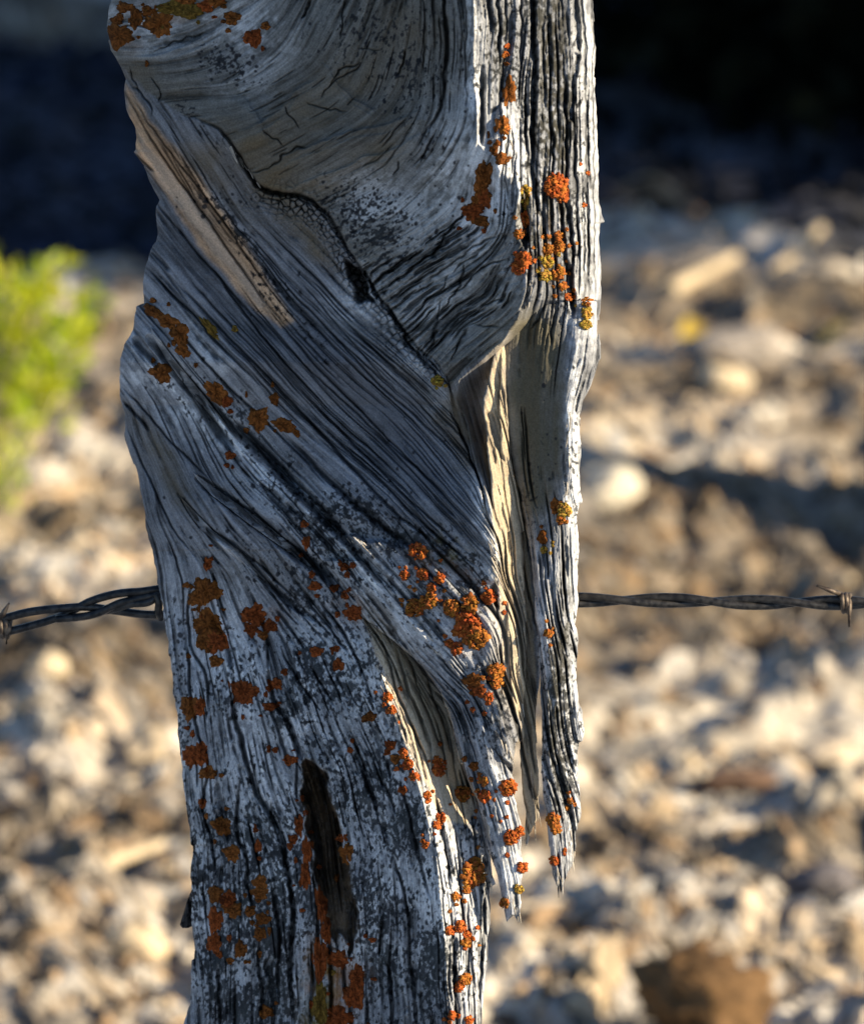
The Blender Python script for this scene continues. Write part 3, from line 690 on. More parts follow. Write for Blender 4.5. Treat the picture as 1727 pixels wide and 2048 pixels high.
# scattered round black dots
r_ = np.random.default_rng(60)
dots = [(725, 400, 60, 40, 60), (760, 430, 60, 50, 70), (700, 440, 40, 60, 40), (450, 120, 60, 30, 40), (480, 150, 30, 30, 25), (365, 1340, 20, 90, 50), (372, 1480, 16, 120, 40), (385, 1790, 10, 60, 30), (440, 400, 90, 10, 40), (430, 380, 90, 80, 14), (870, 300, 40, 90, 30), (560, 600, 60, 50, 30), (800, 900, 120, 90, 8), (1090, 880, 40, 120, 16), (900, 430, 60, 60, 18), (820, 540, 50, 50, 16), (760, 60, 120, 80, 50), (930, 110, 20, 120, 10), (360, 740, 60, 40, 12), (520, 1060, 160, 80, 40), (600, 1150, 130, 80, 40)]
for x, y, rx, ry, n in dots:
    for _ in range(n):
        a, b = r_.normal(0, .55, 2); px_, py_ = x + a * rx, y + b * ry
        R = abs(r_.normal(1.3, 1.0)) + .7
        s = box([(px_, py_)], R + 6)
        dd = np.hypot(X[s] + .6 * WX[s] - px_, (Y[s] + .6 * WY[s] - py_) * .9)
        k = sstep(R + .9, R - .6, dd)[..., None] * .9
        A[s] = A[s] * (1 - k) + np.array([.022, .022, .026], np.float32) * k
# rust stain of lichen that has no body of its own
stain = splat([(340, 25, 60, 22, 0, .5), (250, 75, 26, 26, 0, .5), (650, 2000, 40, 60, 0, .55), (640, 1960, 26, 70, 0, .5), (520, 1240, 36, 30, 0, .4), (415, 1240, 26, 60, 0, .4), (960, 385, 24, 50, 10, .6), (700, 1225, 30, 20, 0, .5), (690, 1960, 40, 60, 0, .6), (940, 1260, 40, 50, 0, .35), (700, 1210, 26, 16, 30, .5), (1095, 520, 18, 60, 0, .4), (900, 1140, 70, 16, 20, .3)])
mixc(np.array([.20, .085, .022]), np.clip(stain, 0, .8) * sstep(-.8, .8, noise(14, seed=56) + .4 * SPK2))
mixc(np.array([.16, .13, .03]), np.clip(splat([(640, 1990, 22, 60, 0, .8), (885, 1100, 40, 30, 0, .6), (380, 22, 50, 12, 0, .5), (650, 2040, 40, 30, 0, .6)]), 0, .7) * sstep(-.8, .8, noise(12, seed=57)))
# inside the rotten hole: brown soft wood
mixc(np.array([.03, .022, .016]), np.clip(pit, 0, 1) * .9)  # pit: shade of the hollow painted into its colour
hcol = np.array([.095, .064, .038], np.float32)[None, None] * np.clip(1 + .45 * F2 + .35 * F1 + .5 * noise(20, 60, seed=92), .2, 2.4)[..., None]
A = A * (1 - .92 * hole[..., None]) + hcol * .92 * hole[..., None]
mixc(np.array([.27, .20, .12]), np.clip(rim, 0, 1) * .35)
# darker along the cracks
A *= (1 - .8 * np.clip(CRACK_TONE, 0, 1))[..., None]
A = np.clip(A, .006, .72)


def samp(F, x, y):
    j = np.clip((np.asarray(x) - X0) / GS, 0, W - 1.001); i = np.clip((np.asarray(y) - Y0) / GS, 0, H - 1.001)
    j0 = j.astype(int); i0 = i.astype(int); a = j - j0; b = i - i0
    if F.ndim == 3: a = a[..., None]; b = b[..., None]
    return (F[i0, j0] * (1 - a) + F[i0, j0 + 1] * a) * (1 - b) + (F[i0 + 1, j0] * (1 - a) + F[i0 + 1, j0 + 1] * a) * b


# ------------------------------------------------------------------ post pieces
COMP = np.full((H, W), -9999, np.float32)                  # front-most relief over all pieces (for the lichens)


def jag(y, table, amp, seed):
    r = np.random.default_rng(seed)
    yy = np.arange(-600, 5200, 3.0)
    n = np.convolve(r.standard_normal(len(yy)), np.ones(3) / 3, 'same') * .35
    for wdt, a_ in ((9, 1.1), (28, 1.6)): n = n + a_ * np.convolve(r.standard_normal(len(yy)), np.hanning(wdt + 2) / 3, 'same') * .5
    k = 0
    while k < len(yy) - 40:                                # long chips that end in a step
        L_ = int(r.uniform(10, 38)); n[k:k + L_] += np.linspace(0, r.normal(0, 1.6), L_); k += L_ + int(r.uniform(4, 30))
    return ip(y, table) + amp * np.interp(y, yy, n)


def piece(name, rows, xl, xr, depth, back, parent, col=None, det=1.0, nmax=None, rnd=40, rh=30, rndR=None, rhR=None, nb=14, comp=True, colmul=None, fray=None):
    """closed piece of wood: front sheet with relief, rounded flanks, own back"""
    rows = np.asarray(rows, float)
    nc = nmax or int(max((xr(rows) - xl(rows)).max() / GS, 8))
    t = np.linspace(0, 1, nc)
    L, R = xl(rows)[:, None], xr(rows)[:, None]
    x = L + t[None] * (R - L); y = np.repeat(rows[:, None], nc, 1)
    fe = np.zeros(nc)
    if fray:                                               # the end snaps off fibre by fibre
        rq = np.random.default_rng(int(rows[-1])); k = 0
        while k < nc:
            q_ = int(rq.integers(2, max(3, nc // 6))); fe[k:k + q_] = rq.uniform(-1, .5); k += q_
        y = y + fray[0] * fe[None] * sstep(rows[-1] - fray[1], rows[-1], rows)[:, None]
    yc = np.clip(y, Y0 + 2, Y1 - 4)
    yc = np.where(y < Y0 + 2, np.clip(2 * Y0 + 4 - y, Y0, Y1), yc)
    dt = samp(DETAIL, x, yc) * det
    eL = np.minimum(x - L, 0.5 * (R - L)); eR = np.minimum(R - x, .5 * (R - L))
    rr = rndR or rnd; rhr = rhR if rhR is not None else rh
    wid = R - L
    f = lambda e, r, h: h * np.minimum(1, wid / (2 * r)) * (1 - np.sqrt(np.clip(1 - (1 - np.clip(e / np.minimum(r, wid * .5 + .1), 0, 1)) ** 2, 0, 1)))
    d = depth(x, yc) + dt - f(eL, rnd, rh) - f(eR, rr, rhr)
    P = pts(x, y, d)
    c = samp(A if col is None else col, x, yc)
    if colmul is not None: c = c * np.asarray(colmul)
    # back, from right to left
    tb = np.linspace(1, 0, nb + 2)[1:-1]
    xb = L + tb[None] * (R - L)
    yb = np.repeat(rows[:, None], nb, 1) + ((y[:, -1:] - rows[:, None]) * tb[None] + (y[:, :1] - rows[:, None]) * (1 - tb[None]))
    db = back(xb, np.clip(yb, Y0 + 2, Y1 - 4))
    e2 = np.sqrt(np.clip(1 - (2 * tb[None] - 1) ** 2, 0, 1))
    frontL = d[:, :1]; frontR = d[:, -1:]
    lin = frontL + tb[None] * (frontR - frontL)
    dbk = np.minimum(db + (1 - e2) * 25, lin - 1.5)
    PB = pts(xb, yb, dbk + 6 * np.sin(xb * .11 + yb * .013))
    cb = c[:, -1:, :] * (tb[None, :, None]) + c[:, :1, :] * (1 - tb[None, :, None])
    n = nc + nb
    V = np.concatenate([P, PB], 1).reshape(-1, 3)
    C = np.concatenate([c, cb], 1).reshape(-1, 3)
    F = [grid_faces(len(rows), n, True)[:, ::-1]]
    # end caps
    for ri, fl in ((0, False), (len(rows) - 1, True)):
        cen = V[ri * n:(ri + 1) * n].mean(0); V = np.vstack([V, cen[None]]); C = np.vstack([C, C[ri * n:(ri + 1) * n].mean(0)[None]])
        k = np.arange(n); k2 = (k + 1) % n
        tri = np.stack([k + ri * n, k2 + ri * n, np.full(n, len(V) - 1)], -1)
        F.append(tri if not fl else tri[:, ::-1])
    o = mesh_obj(name, V, F, M_WOOD, parent, C)
    if comp:
        gl, gr = xl(Y), xr(Y)
        m = (X > gl) & (X < gr) & (Y > rows[0]) & (Y < rows[-1])
        el = np.minimum(X - gl, .5 * (gr - gl)); er = np.minimum(gr - X, .5 * (gr - gl)); wd = np.maximum(gr - gl, .1)
        wid = wd
        f = lambda e, r, h: h * np.minimum(1, wid / (2 * r)) * (1 - np.sqrt(np.clip(1 - (1 - np.clip(e / np.minimum(r, wid * .5 + .1), 0, 1)) ** 2, 0, 1)))
        dd = depth(X, Y) + DETAIL * det - f(el, rnd, rh) - f(er, rr, rhr)
        COMP[m] = np.maximum(COMP[m], dd[m])
    return o


base = pts(700, 5120, -250)
post = empty('fence_post', (float(base[0]), 0.05, 0.0), label='weathered grey wooden fence post with twisted grain, splits and orange lichen', cat='fence post')

fine = np.arange(-58, 2110, GS)
rows_t = np.concatenate([np.arange(-620, -58, 14.0), fine, np.arange(2110, 2300, 12), np.arange(2300, 5320, 60.0)])
back_t = lambda x, y: -430 + 0 * x
trunk = piece('trunk', rows_t, lambda y: jag(y, LEFT, 1.5, 1), lambda y: jag(y, RIGHT_T, 1.4, 2),
              lambda x, y: samp(D, x, y), back_t, post, rnd=70, rh=46, rndR=26, rhR=34, nb=26)

# right-hand slab: hollow smooth face above, splintered tip hanging free below
BL = [(600, 1030), (660, 1016), (690, 1010), (750, 1006), (850, 1011), (930, 1022), (1000, 1040), (1080, 1055), (1150, 1064), (1250, 1070), (1350, 1078), (1450, 1083), (1550, 1085), (1600, 1088), (1650, 1094), (1700, 1100), (1745, 1106), (1770, 1109), (1779, 1111)]
BR = [(600, 1190), (650, 1192), (700, 1190), (720, 1188), (760, 1178), (800, 1165), (830, 1158), (1000, 1157), (1155, 1155), (1300, 1153), (1390, 1155), (1430, 1160), (1455, 1160), (1480, 1155), (1520, 1155), (1560, 1160), (1600, 1163), (1640, 1160), (1660, 1152), (1700, 1148), (1740, 1139), (1770, 1129), (1779, 1125)]
BRIDGE = [(600, 1150), (700, 1150), (737, 1140), (805, 1130), (839, 1136), (942, 1136), (1003, 1124), (1060, 1105), (1150, 1092), (1300, 1092), (1500, 1098), (1650, 1104), (1779, 1114)]


def dB(x, y):
    r = ip(y, BRIDGE); top = ip(y, [(600, -34), (650, -20), (690, 2), (760, 8), (860, 0), (1000, -12), (1200, -18), (1500, -20), (1779, -22)])
    kl = ip(y, [(600, .2), (690, .42), (1000, .5), (1100, .7), (1300, .8), (1779, .6)])
    kr = ip(y, [(600, .1), (740, .4), (1000, .35), (1300, .25), (1779, .25)])
    return np.where(x < r, top - kl * (r - x), top - kr * (x - r)) + 4 * np.sin(y * .021) + 3 * np.sin(x * .09 + y * .006)


piece('splinter', np.concatenate([np.arange(602, 1779, GS), [1779]]), lambda y: jag(y, BL, 1.6, 3), lambda y: jag(y, BR, 1.8, 4), dB,
      lambda x, y: dB(x, y) - ip(y, [(600, 150), (900, 150), (1200, 90), (1500, 60), (1700, 34), (1779, 8)]), post, rnd=14, rh=16, rndR=20, rhR=18, nb=10, fray=(34, 70))

# twisted sliver crossing in front of the hollow, ending in the free spike
SL = [(1120, 650), (1180, 690), (1235, 723), (1283, 788), (1334, 843), (1385, 881), (1443, 901), (1505, 915), (1559, 932), (1600, 951), (1658, 968), (1700, 979), (1744, 992), (1795, 1004), (1824, 1006), (1835, 1009)]
SR = [(1120, 724), (1160, 758), (1204, 796), (1252, 833), (1303, 874), (1361, 922), (1392, 953), (1440, 964), (1494, 984), (1520, 1002), (1545, 1018), (1558, 1026), (1590, 1024), (1652, 1041), (1700, 1042), (1727, 1048), (1778, 1039), (1812, 1042), (1828, 1040), (1835, 1037)]
SRID = [(1120, 722), (1160, 755), (1204, 793), (1252, 830), (1303, 871), (1361, 918), (1392, 949), (1440, 959), (1494, 972), (1535, 976), (1560, 982), (1600, 988), (1680, 998), (1740, 1008), (1835, 1022)]


def dS(x, y):
    r = ip(y, SRID); top = ip(y, [(1120, -118), (1160, -100), (1204, -80), (1252, -68), (1303, -57), (1361, -44), (1400, -30), (1500, -16), (1600, -14), (1700, -16), (1835, -16)])
    kl = ip(y, [(1120, .50), (1204, .6), (1300, .62), (1835, .6)])
    return np.where(x < r, top - kl * (r - x), top - .12 * (x - r))


piece('splinter', np.concatenate([np.arange(1122, 1834, GS), [1834.5]]), lambda y: jag(y, SL, 1.3, 5), lambda y: jag(y, SR, 1.5, 6), dS,
      lambda x, y: dS(x, y) - ip(y, [(1120, 60), (1300, 34), (1500, 26), (1750, 30), (1835, 14)]), post, rnd=10, rh=9, rndR=5, rhR=6, nb=8, det=.9, fray=(26, 60))

# slats standing in the long split between trunk and slab
for L, R, y0, y1, dep, kx_, cm in [
    ([(680, 996), (700, 988), (800, 966), (900, 974), (1000, 984), (1100, 992), (1250, 998), (1390, 1004), (1480, 1020)], [(680, 1004), (700, 1006), (810, 1001), (900, 1002), (1044, 1012), (1150, 1022), (1300, 1030), (1400, 1034), (1480, 1036)], 680, 1480, -36, -.6, 1.0),
    ([(690, 1000), (760, 999), (900, 1000), (1000, 1008), (1100, 1014), (1250, 1016), (1380, 1022), (1480, 1034)], [(690, 1014), (800, 1014), (900, 1020), (1000, 1036), (1100, 1047), (1250, 1052), (1330, 1051), (1400, 1048), (1480, 1046)], 690, 1480, -46, -.6, 1.0),
    ([(900, 1016), (1000, 1034), (1150, 1046), (1300, 1048), (1420, 1042), (1500, 1038), (1560, 1044), (1620, 1050), (1660, 1050), (1688, 1052)], [(900, 1034), (1000, 1056), (1150, 1074), (1300, 1080), (1440, 1072), (1500, 1068), (1560, 1076), (1620, 1078), (1640, 1072), (1660, 1063), (1688, 1054)], 900, 1688, -104, -.2, 1.0),
]:
    def dSl(x, y, L=L, R=R, dep=dep, kx_=kx_):
        c = (ip(y, L) + ip(y, R)) / 2
        return dep + kx_ * (x - c) + 8 * np.sin(y * .012 + dep) - 8 * (1 - sstep(680, 730, y)) + 14 * sstep(1400, 1560, y)
    piece('slat', np.arange(y0, y1, GS * 1.2), lambda y, L=L: jag(y, L, 1.2, 7), lambda y, R=R: jag(y, R, 1.4, 8), dSl, lambda x, y, f=dSl: f(x, y) - 40, post, rnd=5, rh=7, nb=6, det=1.0, fray=(22, 50))

# slivers lifting off the left face
for cl, wl, lift in [([(386, 945), (412, 966), (440, 988), (508, 1036), (576, 1090), (622, 1132)], [(945, 1), (960, 12), (990, 26), (1040, 34), (1090, 26), (1132, 6)], 10),
                     ([(363, 996), (390, 1028), (419, 1060), (470, 1100), (532, 1162)], [(996, 1), (1012, 9), (1040, 18), (1100, 26), (1162, 6)], 8),
                     ([(302, 656), (326, 692), (350, 726), (400, 788), (440, 838), (470, 880)], [(656, 1), (670, 8), (720, 17), (790, 22), (840, 18), (880, 4)], 9)]:
    cl = np.array(cl, float); wl = np.array(wl, float)
    fc = lambda y, cl=cl: np.interp(y, cl[:, 1], cl[:, 0]); fw = lambda y, wl=wl: np.interp(y, wl[:, 0], wl[:, 1])
    y0, y1 = cl[0, 1], cl[-1, 1]
    dv_ = lambda x, y, y0=y0, y1=y1, lift=lift: samp(D, x, y) + lift * sstep(y0 - 40, y0 + 30, y) * (1 - sstep(y1 - 90, y1, y)) - 4 * sstep(y1 - 60, y1, y) + 1.5
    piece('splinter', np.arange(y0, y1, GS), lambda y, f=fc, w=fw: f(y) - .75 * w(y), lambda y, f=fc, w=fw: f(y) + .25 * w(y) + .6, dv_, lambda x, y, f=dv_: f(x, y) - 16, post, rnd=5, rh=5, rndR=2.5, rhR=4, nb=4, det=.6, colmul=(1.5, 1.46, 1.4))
# thin flake peeling from the right edge
piece('flake', np.arange(668, 800, GS), lambda y: ip(y, [(668, 1196), (700, 1188), (740, 1176), (800, 1160)]), lambda y: jag(y, [(668, 1199), (690, 1201), (720, 1197), (750, 1188), (780, 1176), (800, 1166)], 1, 9),
      lambda x, y: -70 + 0 * x, lambda x, y: -84 + 0 * x, post, rnd=4, rh=3, nb=4)
# dark broken stub behind the left edge near the bottom
piece('stub', np.arange(1740, 1857, 2.0), lambda y: ip(y, [(1740, 392), (1778, 384), (1800, 375), (1830, 366), (1850, 360), (1857, 366)]), lambda y: jag(y, [(1740, 410), (1840, 400), (1850, 388), (1857, 374)], 2, 10),
      lambda x, y: -405 - .2 * (x - 380), lambda x, y: -428 + 0 * x, post, rnd=8, rh=8, nb=4, colmul=(.16, .14, .13), comp=False)

# frayed wood fibres at the broken edges and tips
rf = np.random.default_rng(88)
fr = []
for (xa, ya, xb, yb, n, L0, L1, dx, dy, dd) in [(962, 975, 992, 1180, 46, 16, 42, .45, .9, 6), (1010, 1790, 1040, 1828, 14, 12, 30, .1, 1, 0), (1108, 1735, 1124, 1765, 10, 12, 30, .06, 1, 0), (1135, 1640, 1150, 1740, 12, 14, 40, .02, 1, -4), (434, 262, 520, 366, 20, 10, 26, .4, .9, 2), (728, 1245, 850, 1590, 40, 10, 30, .35, .93, 3), (800, 1215, 960, 1400, 26, 10, 26, .7, .7, 2), (1042, 1390, 1075, 1640, 16, 14, 40, .15, 1, 0), (1000, 215, 1044, 372, 18, 12, 30, .15, 1, 3), (1050, 620, 1090, 420, 14, 10, 24, -.1, 1, 3), (1135, 800, 1132, 1000, 14, 12, 34, 0, 1, 3), (960, 1400, 1034, 1540, 16, 10, 26, .3, .95, 2), (250, 700, 300, 620, 10, 10, 22, .6, .8, 3), (975, 1640, 980, 1770, 10, 14, 34, .05, 1, 0), (690, 1075, 830, 1100, 24, 8, 20, .6, .75, 4)]:
    for _ in range(n):
        t_ = rf.random(); x = xa + (xb - xa) * t_ + rf.normal(0, 3); y = ya + (yb - ya) * t_ + rf.normal(0, 5)
        d0 = float(samp(COMP, x, y))
        if d0 < -260: continue
        L_ = rf.uniform(L0, L1); a_ = rf.normal(0, .1)
        ux, uy = dx * math.cos(a_) - dy * math.sin(a_), dx * math.sin(a_) + dy * math.cos(a_)
        k_ = np.linspace(0, 1, 6)
        P = pts(x + ux * L_ * k_, y + uy * L_ * k_, d0 + dd * rf.uniform(0, 1.3) * k_ ** 1.5 - 1)
        Vf, Ff = tube(P, PX * rf.uniform(.9, 2.3) * np.array([1, 1, .9, .75, .5, .15]), 5)
        fr.append((Vf, Ff, np.array([.40, .36, .31]) * rf.uniform(.5, 1.25)))
V, F, C = join(fr)
tag(mesh_obj('frayed_fibres', V, F, M_WOOD, post, C, smooth=False), kind='stuff')

# ------------------------------------------------------------------ lichens on the post
RED, ORA, MUS = np.array([.33, .078, .020]), np.array([.29, .095, .022]), np.array([.29, .17, .035])
# flat crusts: x, y, rx, ry, angle, colour
CR = [(238, 72, 24, 22, 0, ORA), (272, 36, 12, 20, 0, ORA), (318, 48, 26, 24, 0, ORA), (296, 22, 12, 10, 0, ORA), (345, 16, 28, 14, 0, MUS), (382, 22, 20, 16, 0, MUS), (412, 12, 16, 12, 0, RED), (464, 36, 15, 13, 0, ORA), (506, 76, 17, 17, 0, RED), (531, 52, 9, 8, 0, ORA), (235, 40, 12, 9, 0, ORA), (430, 2, 18, 12, 0, ORA), (370, -5, 26, 14, 0, ORA), (250, 15, 16, 10, 0, ORA),
      (305, 622, 18, 10, 30, ORA), (335, 642, 22, 12, 20, ORA), (360, 668, 17, 22, -10, ORA), (366, 700, 12, 16, -30, ORA), (420, 656, 24, 8, 52, MUS), (323, 746, 20, 17, 40, ORA), (432, 784, 24, 17, 45, ORA), (453, 803, 11, 11, 0, RED), (517, 838, 19, 21, 0, ORA), (566, 850, 20, 13, 20, ORA), (590, 862, 10, 5, 40, ORA), (549, 798, 9, 12, 0, ORA), (460, 911, 10, 8, 0, RED),
      (412, 1182, 27, 24, 0, ORA), (396, 1196, 18, 16, 0, ORA), (416, 1248, 28, 26, 20, ORA), (432, 1282, 22, 24, 0, RED), (408, 1282, 14, 16, 0, ORA), (432, 1322, 13, 11, 0, ORA), (508, 1230, 22, 20, 0, RED), (502, 1258, 13, 13, 0, RED), (540, 1252, 14, 12, 0, RED), (526, 1270, 10, 9, 0, ORA), (380, 1415, 17, 21, 0, ORA), (398, 1414, 13, 17, 0, RED), (380, 1512, 15, 20, 0, RED), (401, 1508, 15, 22, 0, RED), (416, 1546, 17, 12, 0, ORA), (488, 1384, 26, 22, 20, RED), (551, 1368, 12, 11, 0, RED), (540, 1413, 14, 8, 0, RED), (632, 1303, 13, 10, 0, RED), (676, 1330, 11, 12, 0, RED), (672, 1297, 7, 6, 0, RED), (443, 1652, 20, 16, 30, ORA), (464, 1706, 15, 16, 0, ORA), (520, 1764, 14, 13, 0, ORA), (520, 1786, 16, 12, 0, ORA), (430, 1788, 13, 16, 0, ORA), (456, 1800, 16, 18, 0, RED), (466, 1820, 16, 14, 0, ORA), (430, 1840, 14, 24, 0, RED), (500, 1823, 10, 10, 0, ORA), (526, 1838, 15, 11, 0, ORA), (428, 1886, 14, 20, 0, RED), (520, 1868, 12, 13, 0, ORA), (481, 1898, 12, 16, 0, ORA), (533, 2024, 13, 12, 0, ORA), (405, 1606, 8, 9, 0, RED), (516, 1692, 7, 12, 0, RED), (586, 1678, 9, 9, 0, RED), (684, 1676, 11, 8, 0, RED), (693, 1706, 12, 19, 0, ORA), (598, 1650, 9, 20, 0, RED), (614, 1702, 10, 26, 0, RED), (610, 1752, 10, 26, 0, RED), (642, 1810, 10, 34, -8, RED), (652, 1862, 10, 24, 0, RED), (640, 1920, 14, 40, 0, RED), (676, 1918, 20, 16, 0, RED), (714, 1955, 14, 24, 0, RED), (708, 1990, 20, 26, 0, RED), (676, 2035, 26, 22, 0, RED), (640, 2010, 14, 40, 0, MUS), (780, 1490, 11, 10, 0, RED), (790, 1518, 9, 10, 0, ORA), (738, 1434, 15, 9, -20, ORA), (706, 1226, 17, 14, 0, RED), (415, 1128, 8, 12, 0, RED), (700, 1500, 6, 6, 0, RED), (580, 1520, 14, 9, 0, RED), (550, 1500, 6, 6, 0, RED), (745, 1880, 8, 5, 0, RED), (805, 1580, 9, 8, 0, RED), (960, 375, 12, 34, 8, ORA), (968, 350, 14, 26, 0, ORA), (966, 396, 15, 18, 0, RED), (945, 424, 20, 18, 0, RED), (960, 442, 16, 10, 0, ORA), (1018, 182, 12, 26, 5, ORA), (1005, 250, 12, 18, 0, ORA), (988, 300, 8, 12, 0, ORA), (1004, 318, 14, 12, 0, ORA), (1112, 1012, 12, 14, 0, ORA), (1084, 1075, 9, 14, 0, ORA), (945, 1362, 17, 15, 0, ORA), (958, 1382, 14, 12, 0, RED), (947, 1532, 9, 9, 0, ORA), (688, 1134, 9, 8, 0, RED), (612, 1085, 8, 12, 0, RED), (608, 1048, 8, 7, 0, RED), (690, 1190, 8, 9, 0, RED), (668, 1176, 9, 7, 0, RED), (630, 1172, 12, 9, 0, RED)]
# raised tufts: x, y, r, colour
TU = [(835, 1103, 16, RED), (808, 1150, 9, RED), (846, 1149, 11, RED), (878, 1156, 10, RED), (828, 1216, 17, ORA), (856, 1201, 17, ORA), (862, 1176, 9, RED), (900, 1216, 16, ORA), (937, 1208, 17, ORA), (934, 1248, 25, RED), (950, 1274, 22, ORA), (978, 1194, 14, RED), (992, 1206, 8, RED), (912, 1297, 12, RED), (898, 1287, 8, RED), (992, 1342, 15, ORA), (992, 1366, 12, ORA), (976, 1394, 9, RED),
      (1112, 370, 22, RED), (1122, 388, 15, RED), (1050, 382, 11, MUS), (1051, 404, 9, MUS), (1050, 438, 14, RED), (1037, 468, 9, ORA), (1046, 518, 15, RED), (1036, 536, 13, RED), (1118, 472, 9, ORA), (1118, 492, 11, ORA), (1096, 498, 11, ORA), (1094, 524, 11, MUS), (1092, 552, 10, MUS), (1116, 548, 13, ORA), (1126, 572, 8, ORA), (1136, 594, 7, RED), (1172, 604, 9, ORA), (1172, 626, 11, MUS), (1170, 648, 10, MUS), (1012, 108, 6, RED), (1010, 258, 9, ORA),
      (1128, 1020, 13, MUS), (1120, 1038, 8, ORA), (1088, 1100, 7, MUS), (1096, 1266, 9, ORA), (1106, 1640, 13, ORA), (1110, 1658, 11, ORA), (1108, 1722, 9, RED), (1139, 1602, 6, ORA), (874, 1522, 9, RED), (877, 1540, 12, RED), (924, 1588, 15, ORA), (966, 1564, 9, ORA), (968, 1592, 12, RED), (1016, 1576, 16, RED), (1022, 1675, 14, RED), (1038, 1664, 10, RED), (1044, 1735, 11, RED), (1037, 1778, 9, MUS), (1008, 1806, 9, ORA), (880, 1636, 11, RED), (874, 1650, 8, RED), (945, 1750, 23, ORA), (949, 1724, 11, ORA), (912, 1794, 8, ORA), (932, 1780, 8, ORA), (920, 1854, 11, RED), (934, 1870, 8, RED), (932, 1886, 10, ORA), (930, 1958, 12, ORA), (918, 1974, 10, RED), (900, 1862, 9, RED), (806, 1508, 9, RED), (816, 1528, 10, RED), (826, 1552, 9, RED), (775, 1394, 9, RED), (783, 1420, 8, RED), (875, 762, 10, MUS), (905, 2030, 8, RED), (938, 2040, 8, RED), (854, 1590, 7, RED), (850, 1690, 7, RED)]
COMPs = COMP.copy()
for _ in range(16):
    nb_ = np.max([np.roll(COMPs, 1, 0), np.roll(COMPs, -1, 0), np.roll(COMPs, 1, 1), np.roll(COMPs, -1, 1)], 0)
    COMPs = np.where(COMPs < -5000, nb_, COMPs)
sh = [np.roll(np.roll(COMPs, a, 0), b, 1) for a in (-2, 0, 2) for b in (-2, 0, 2)]
COMPs = .5 * np.mean(sh, 0) + .5 * np.max(sh, 0)
rl = np.random.default_rng(77)


def crust(x, y, rx, ry, ang, col):
    rx, ry = rx * 1.14, ry * 1.14
    nr, na = 7, max(16, int((rx + ry) * 1.1))
    a = np.linspace(0, 2 * np.pi, na, endpoint=False)
    rag = 1 + .13 * np.sin(a * 3 + rl.uniform(0, 6)) + .10 * np.sin(a * 5 + rl.uniform(0, 6)) + .07 * np.sin(a * 9 + rl.uniform(0, 6)) + rl.normal(0, .055, na)
    r = np.linspace(0.0, 1, nr)[1:]
    rr = r[:, None] * (1 + (rag[None] - 1) * r[:, None])
    ca, sa = math.cos(math.radians(ang)), math.sin(math.radians(ang))
    ex, ey = rr * rx * np.cos(a), rr * ry * np.sin(a)
    px_ = np.concatenate([[x], (x + ex * ca - ey * sa).ravel()]); py_ = np.concatenate([[y], (y + ex * sa + ey * ca).ravel()])
    px_ = np.maximum(px_, ip(py_, LEFT) + 4)
    d0 = samp(COMPs, px_, py_)
    d0 = np.maximum(d0, np.median(d0) - 30)
    prof = np.concatenate([[1], np.repeat(1 - r ** 4, na)])
    lob = rl.normal(0, .9, len(px_))
    h = 4.2 * prof + (prof > .2) * lob - 2.2 * (prof <= 0)
    V = pts(px_, py_, d0 + h)
    k = np.arange(na); k2 = (k + 1) % na
    F = [np.stack([np.zeros(na, int), 1 + k2, 1 + k], -1), np.concatenate([np.stack([1 + i * na + k, 1 + i * na + k2, 1 + (i + 1) * na + k2, 1 + (i + 1) * na + k], -1) for i in range(nr - 2)])]
    C = col * np.clip(1 + rl.normal(0, .16, (len(V), 1)), .5, 1.6) * (1 + .25 * (1 - prof[:, None]) * np.array([-.2, .3, .2]))
    C = C * rl.uniform(.36, .58) * np.clip(1 + .35 * np.repeat(rl.normal(0, 1, (len(V) // 3 + 1, 1)), 3, 0)[:len(V)], .4, 1.6)
    return V, F, C


def tuft(x, y, r, col):
    r = r * 1.08
    v, f = ico(1)
    d0 = float(samp(COMPs, x, y))
    parts = []
    n = int(14 + r * 3.4)
    for k in range(n):
        q = math.sqrt(rl.uniform(0, 1)); a = rl.uniform(0, 2 * np.pi)
        ox, oy = q * r * .92 * math.cos(a), q * r * .92 * math.sin(a)
        hd = math.sqrt(max(1 - q * q, 0)) * r * .45 * rl.uniform(.5, 1.1)
        dl = float(np.clip(samp(COMPs, x + ox, y + oy), d0 - 14, d0 + 14))
        s = r * rl.uniform(.09, .22) + .9
        vv = v * (1 + rl.normal(0, .34, (len(v), 1)))
        vv = vv * rl.uniform(.45, 1.5, 3)
        P = pts(x + ox + vv[:, 0] * s, y + oy + vv[:, 1] * s, dl + hd + vv[:, 2] * s)
        parts.append((P, [f], col * rl.uniform(.55, 1.35) * np.array([1, rl.uniform(.8, 1.35), 1])))
    return join(parts)


items = [(c[2] * c[3], 'c', c) for c in CR] + [(t[2] ** 2 * 1.5, 't', t) for t in TU]
items.sort(key=lambda q: -q[0])
rest = []
for n, (_, k, it) in enumerate(items):
    g = crust(*it) if k == 'c' else tuft(*it)
    if n < 98:
        mesh_obj('lichen_patch', g[0], g[1], M_LICHEN, post, g[2])
    else:
        rest.append((g[0], g[1], g[2]))
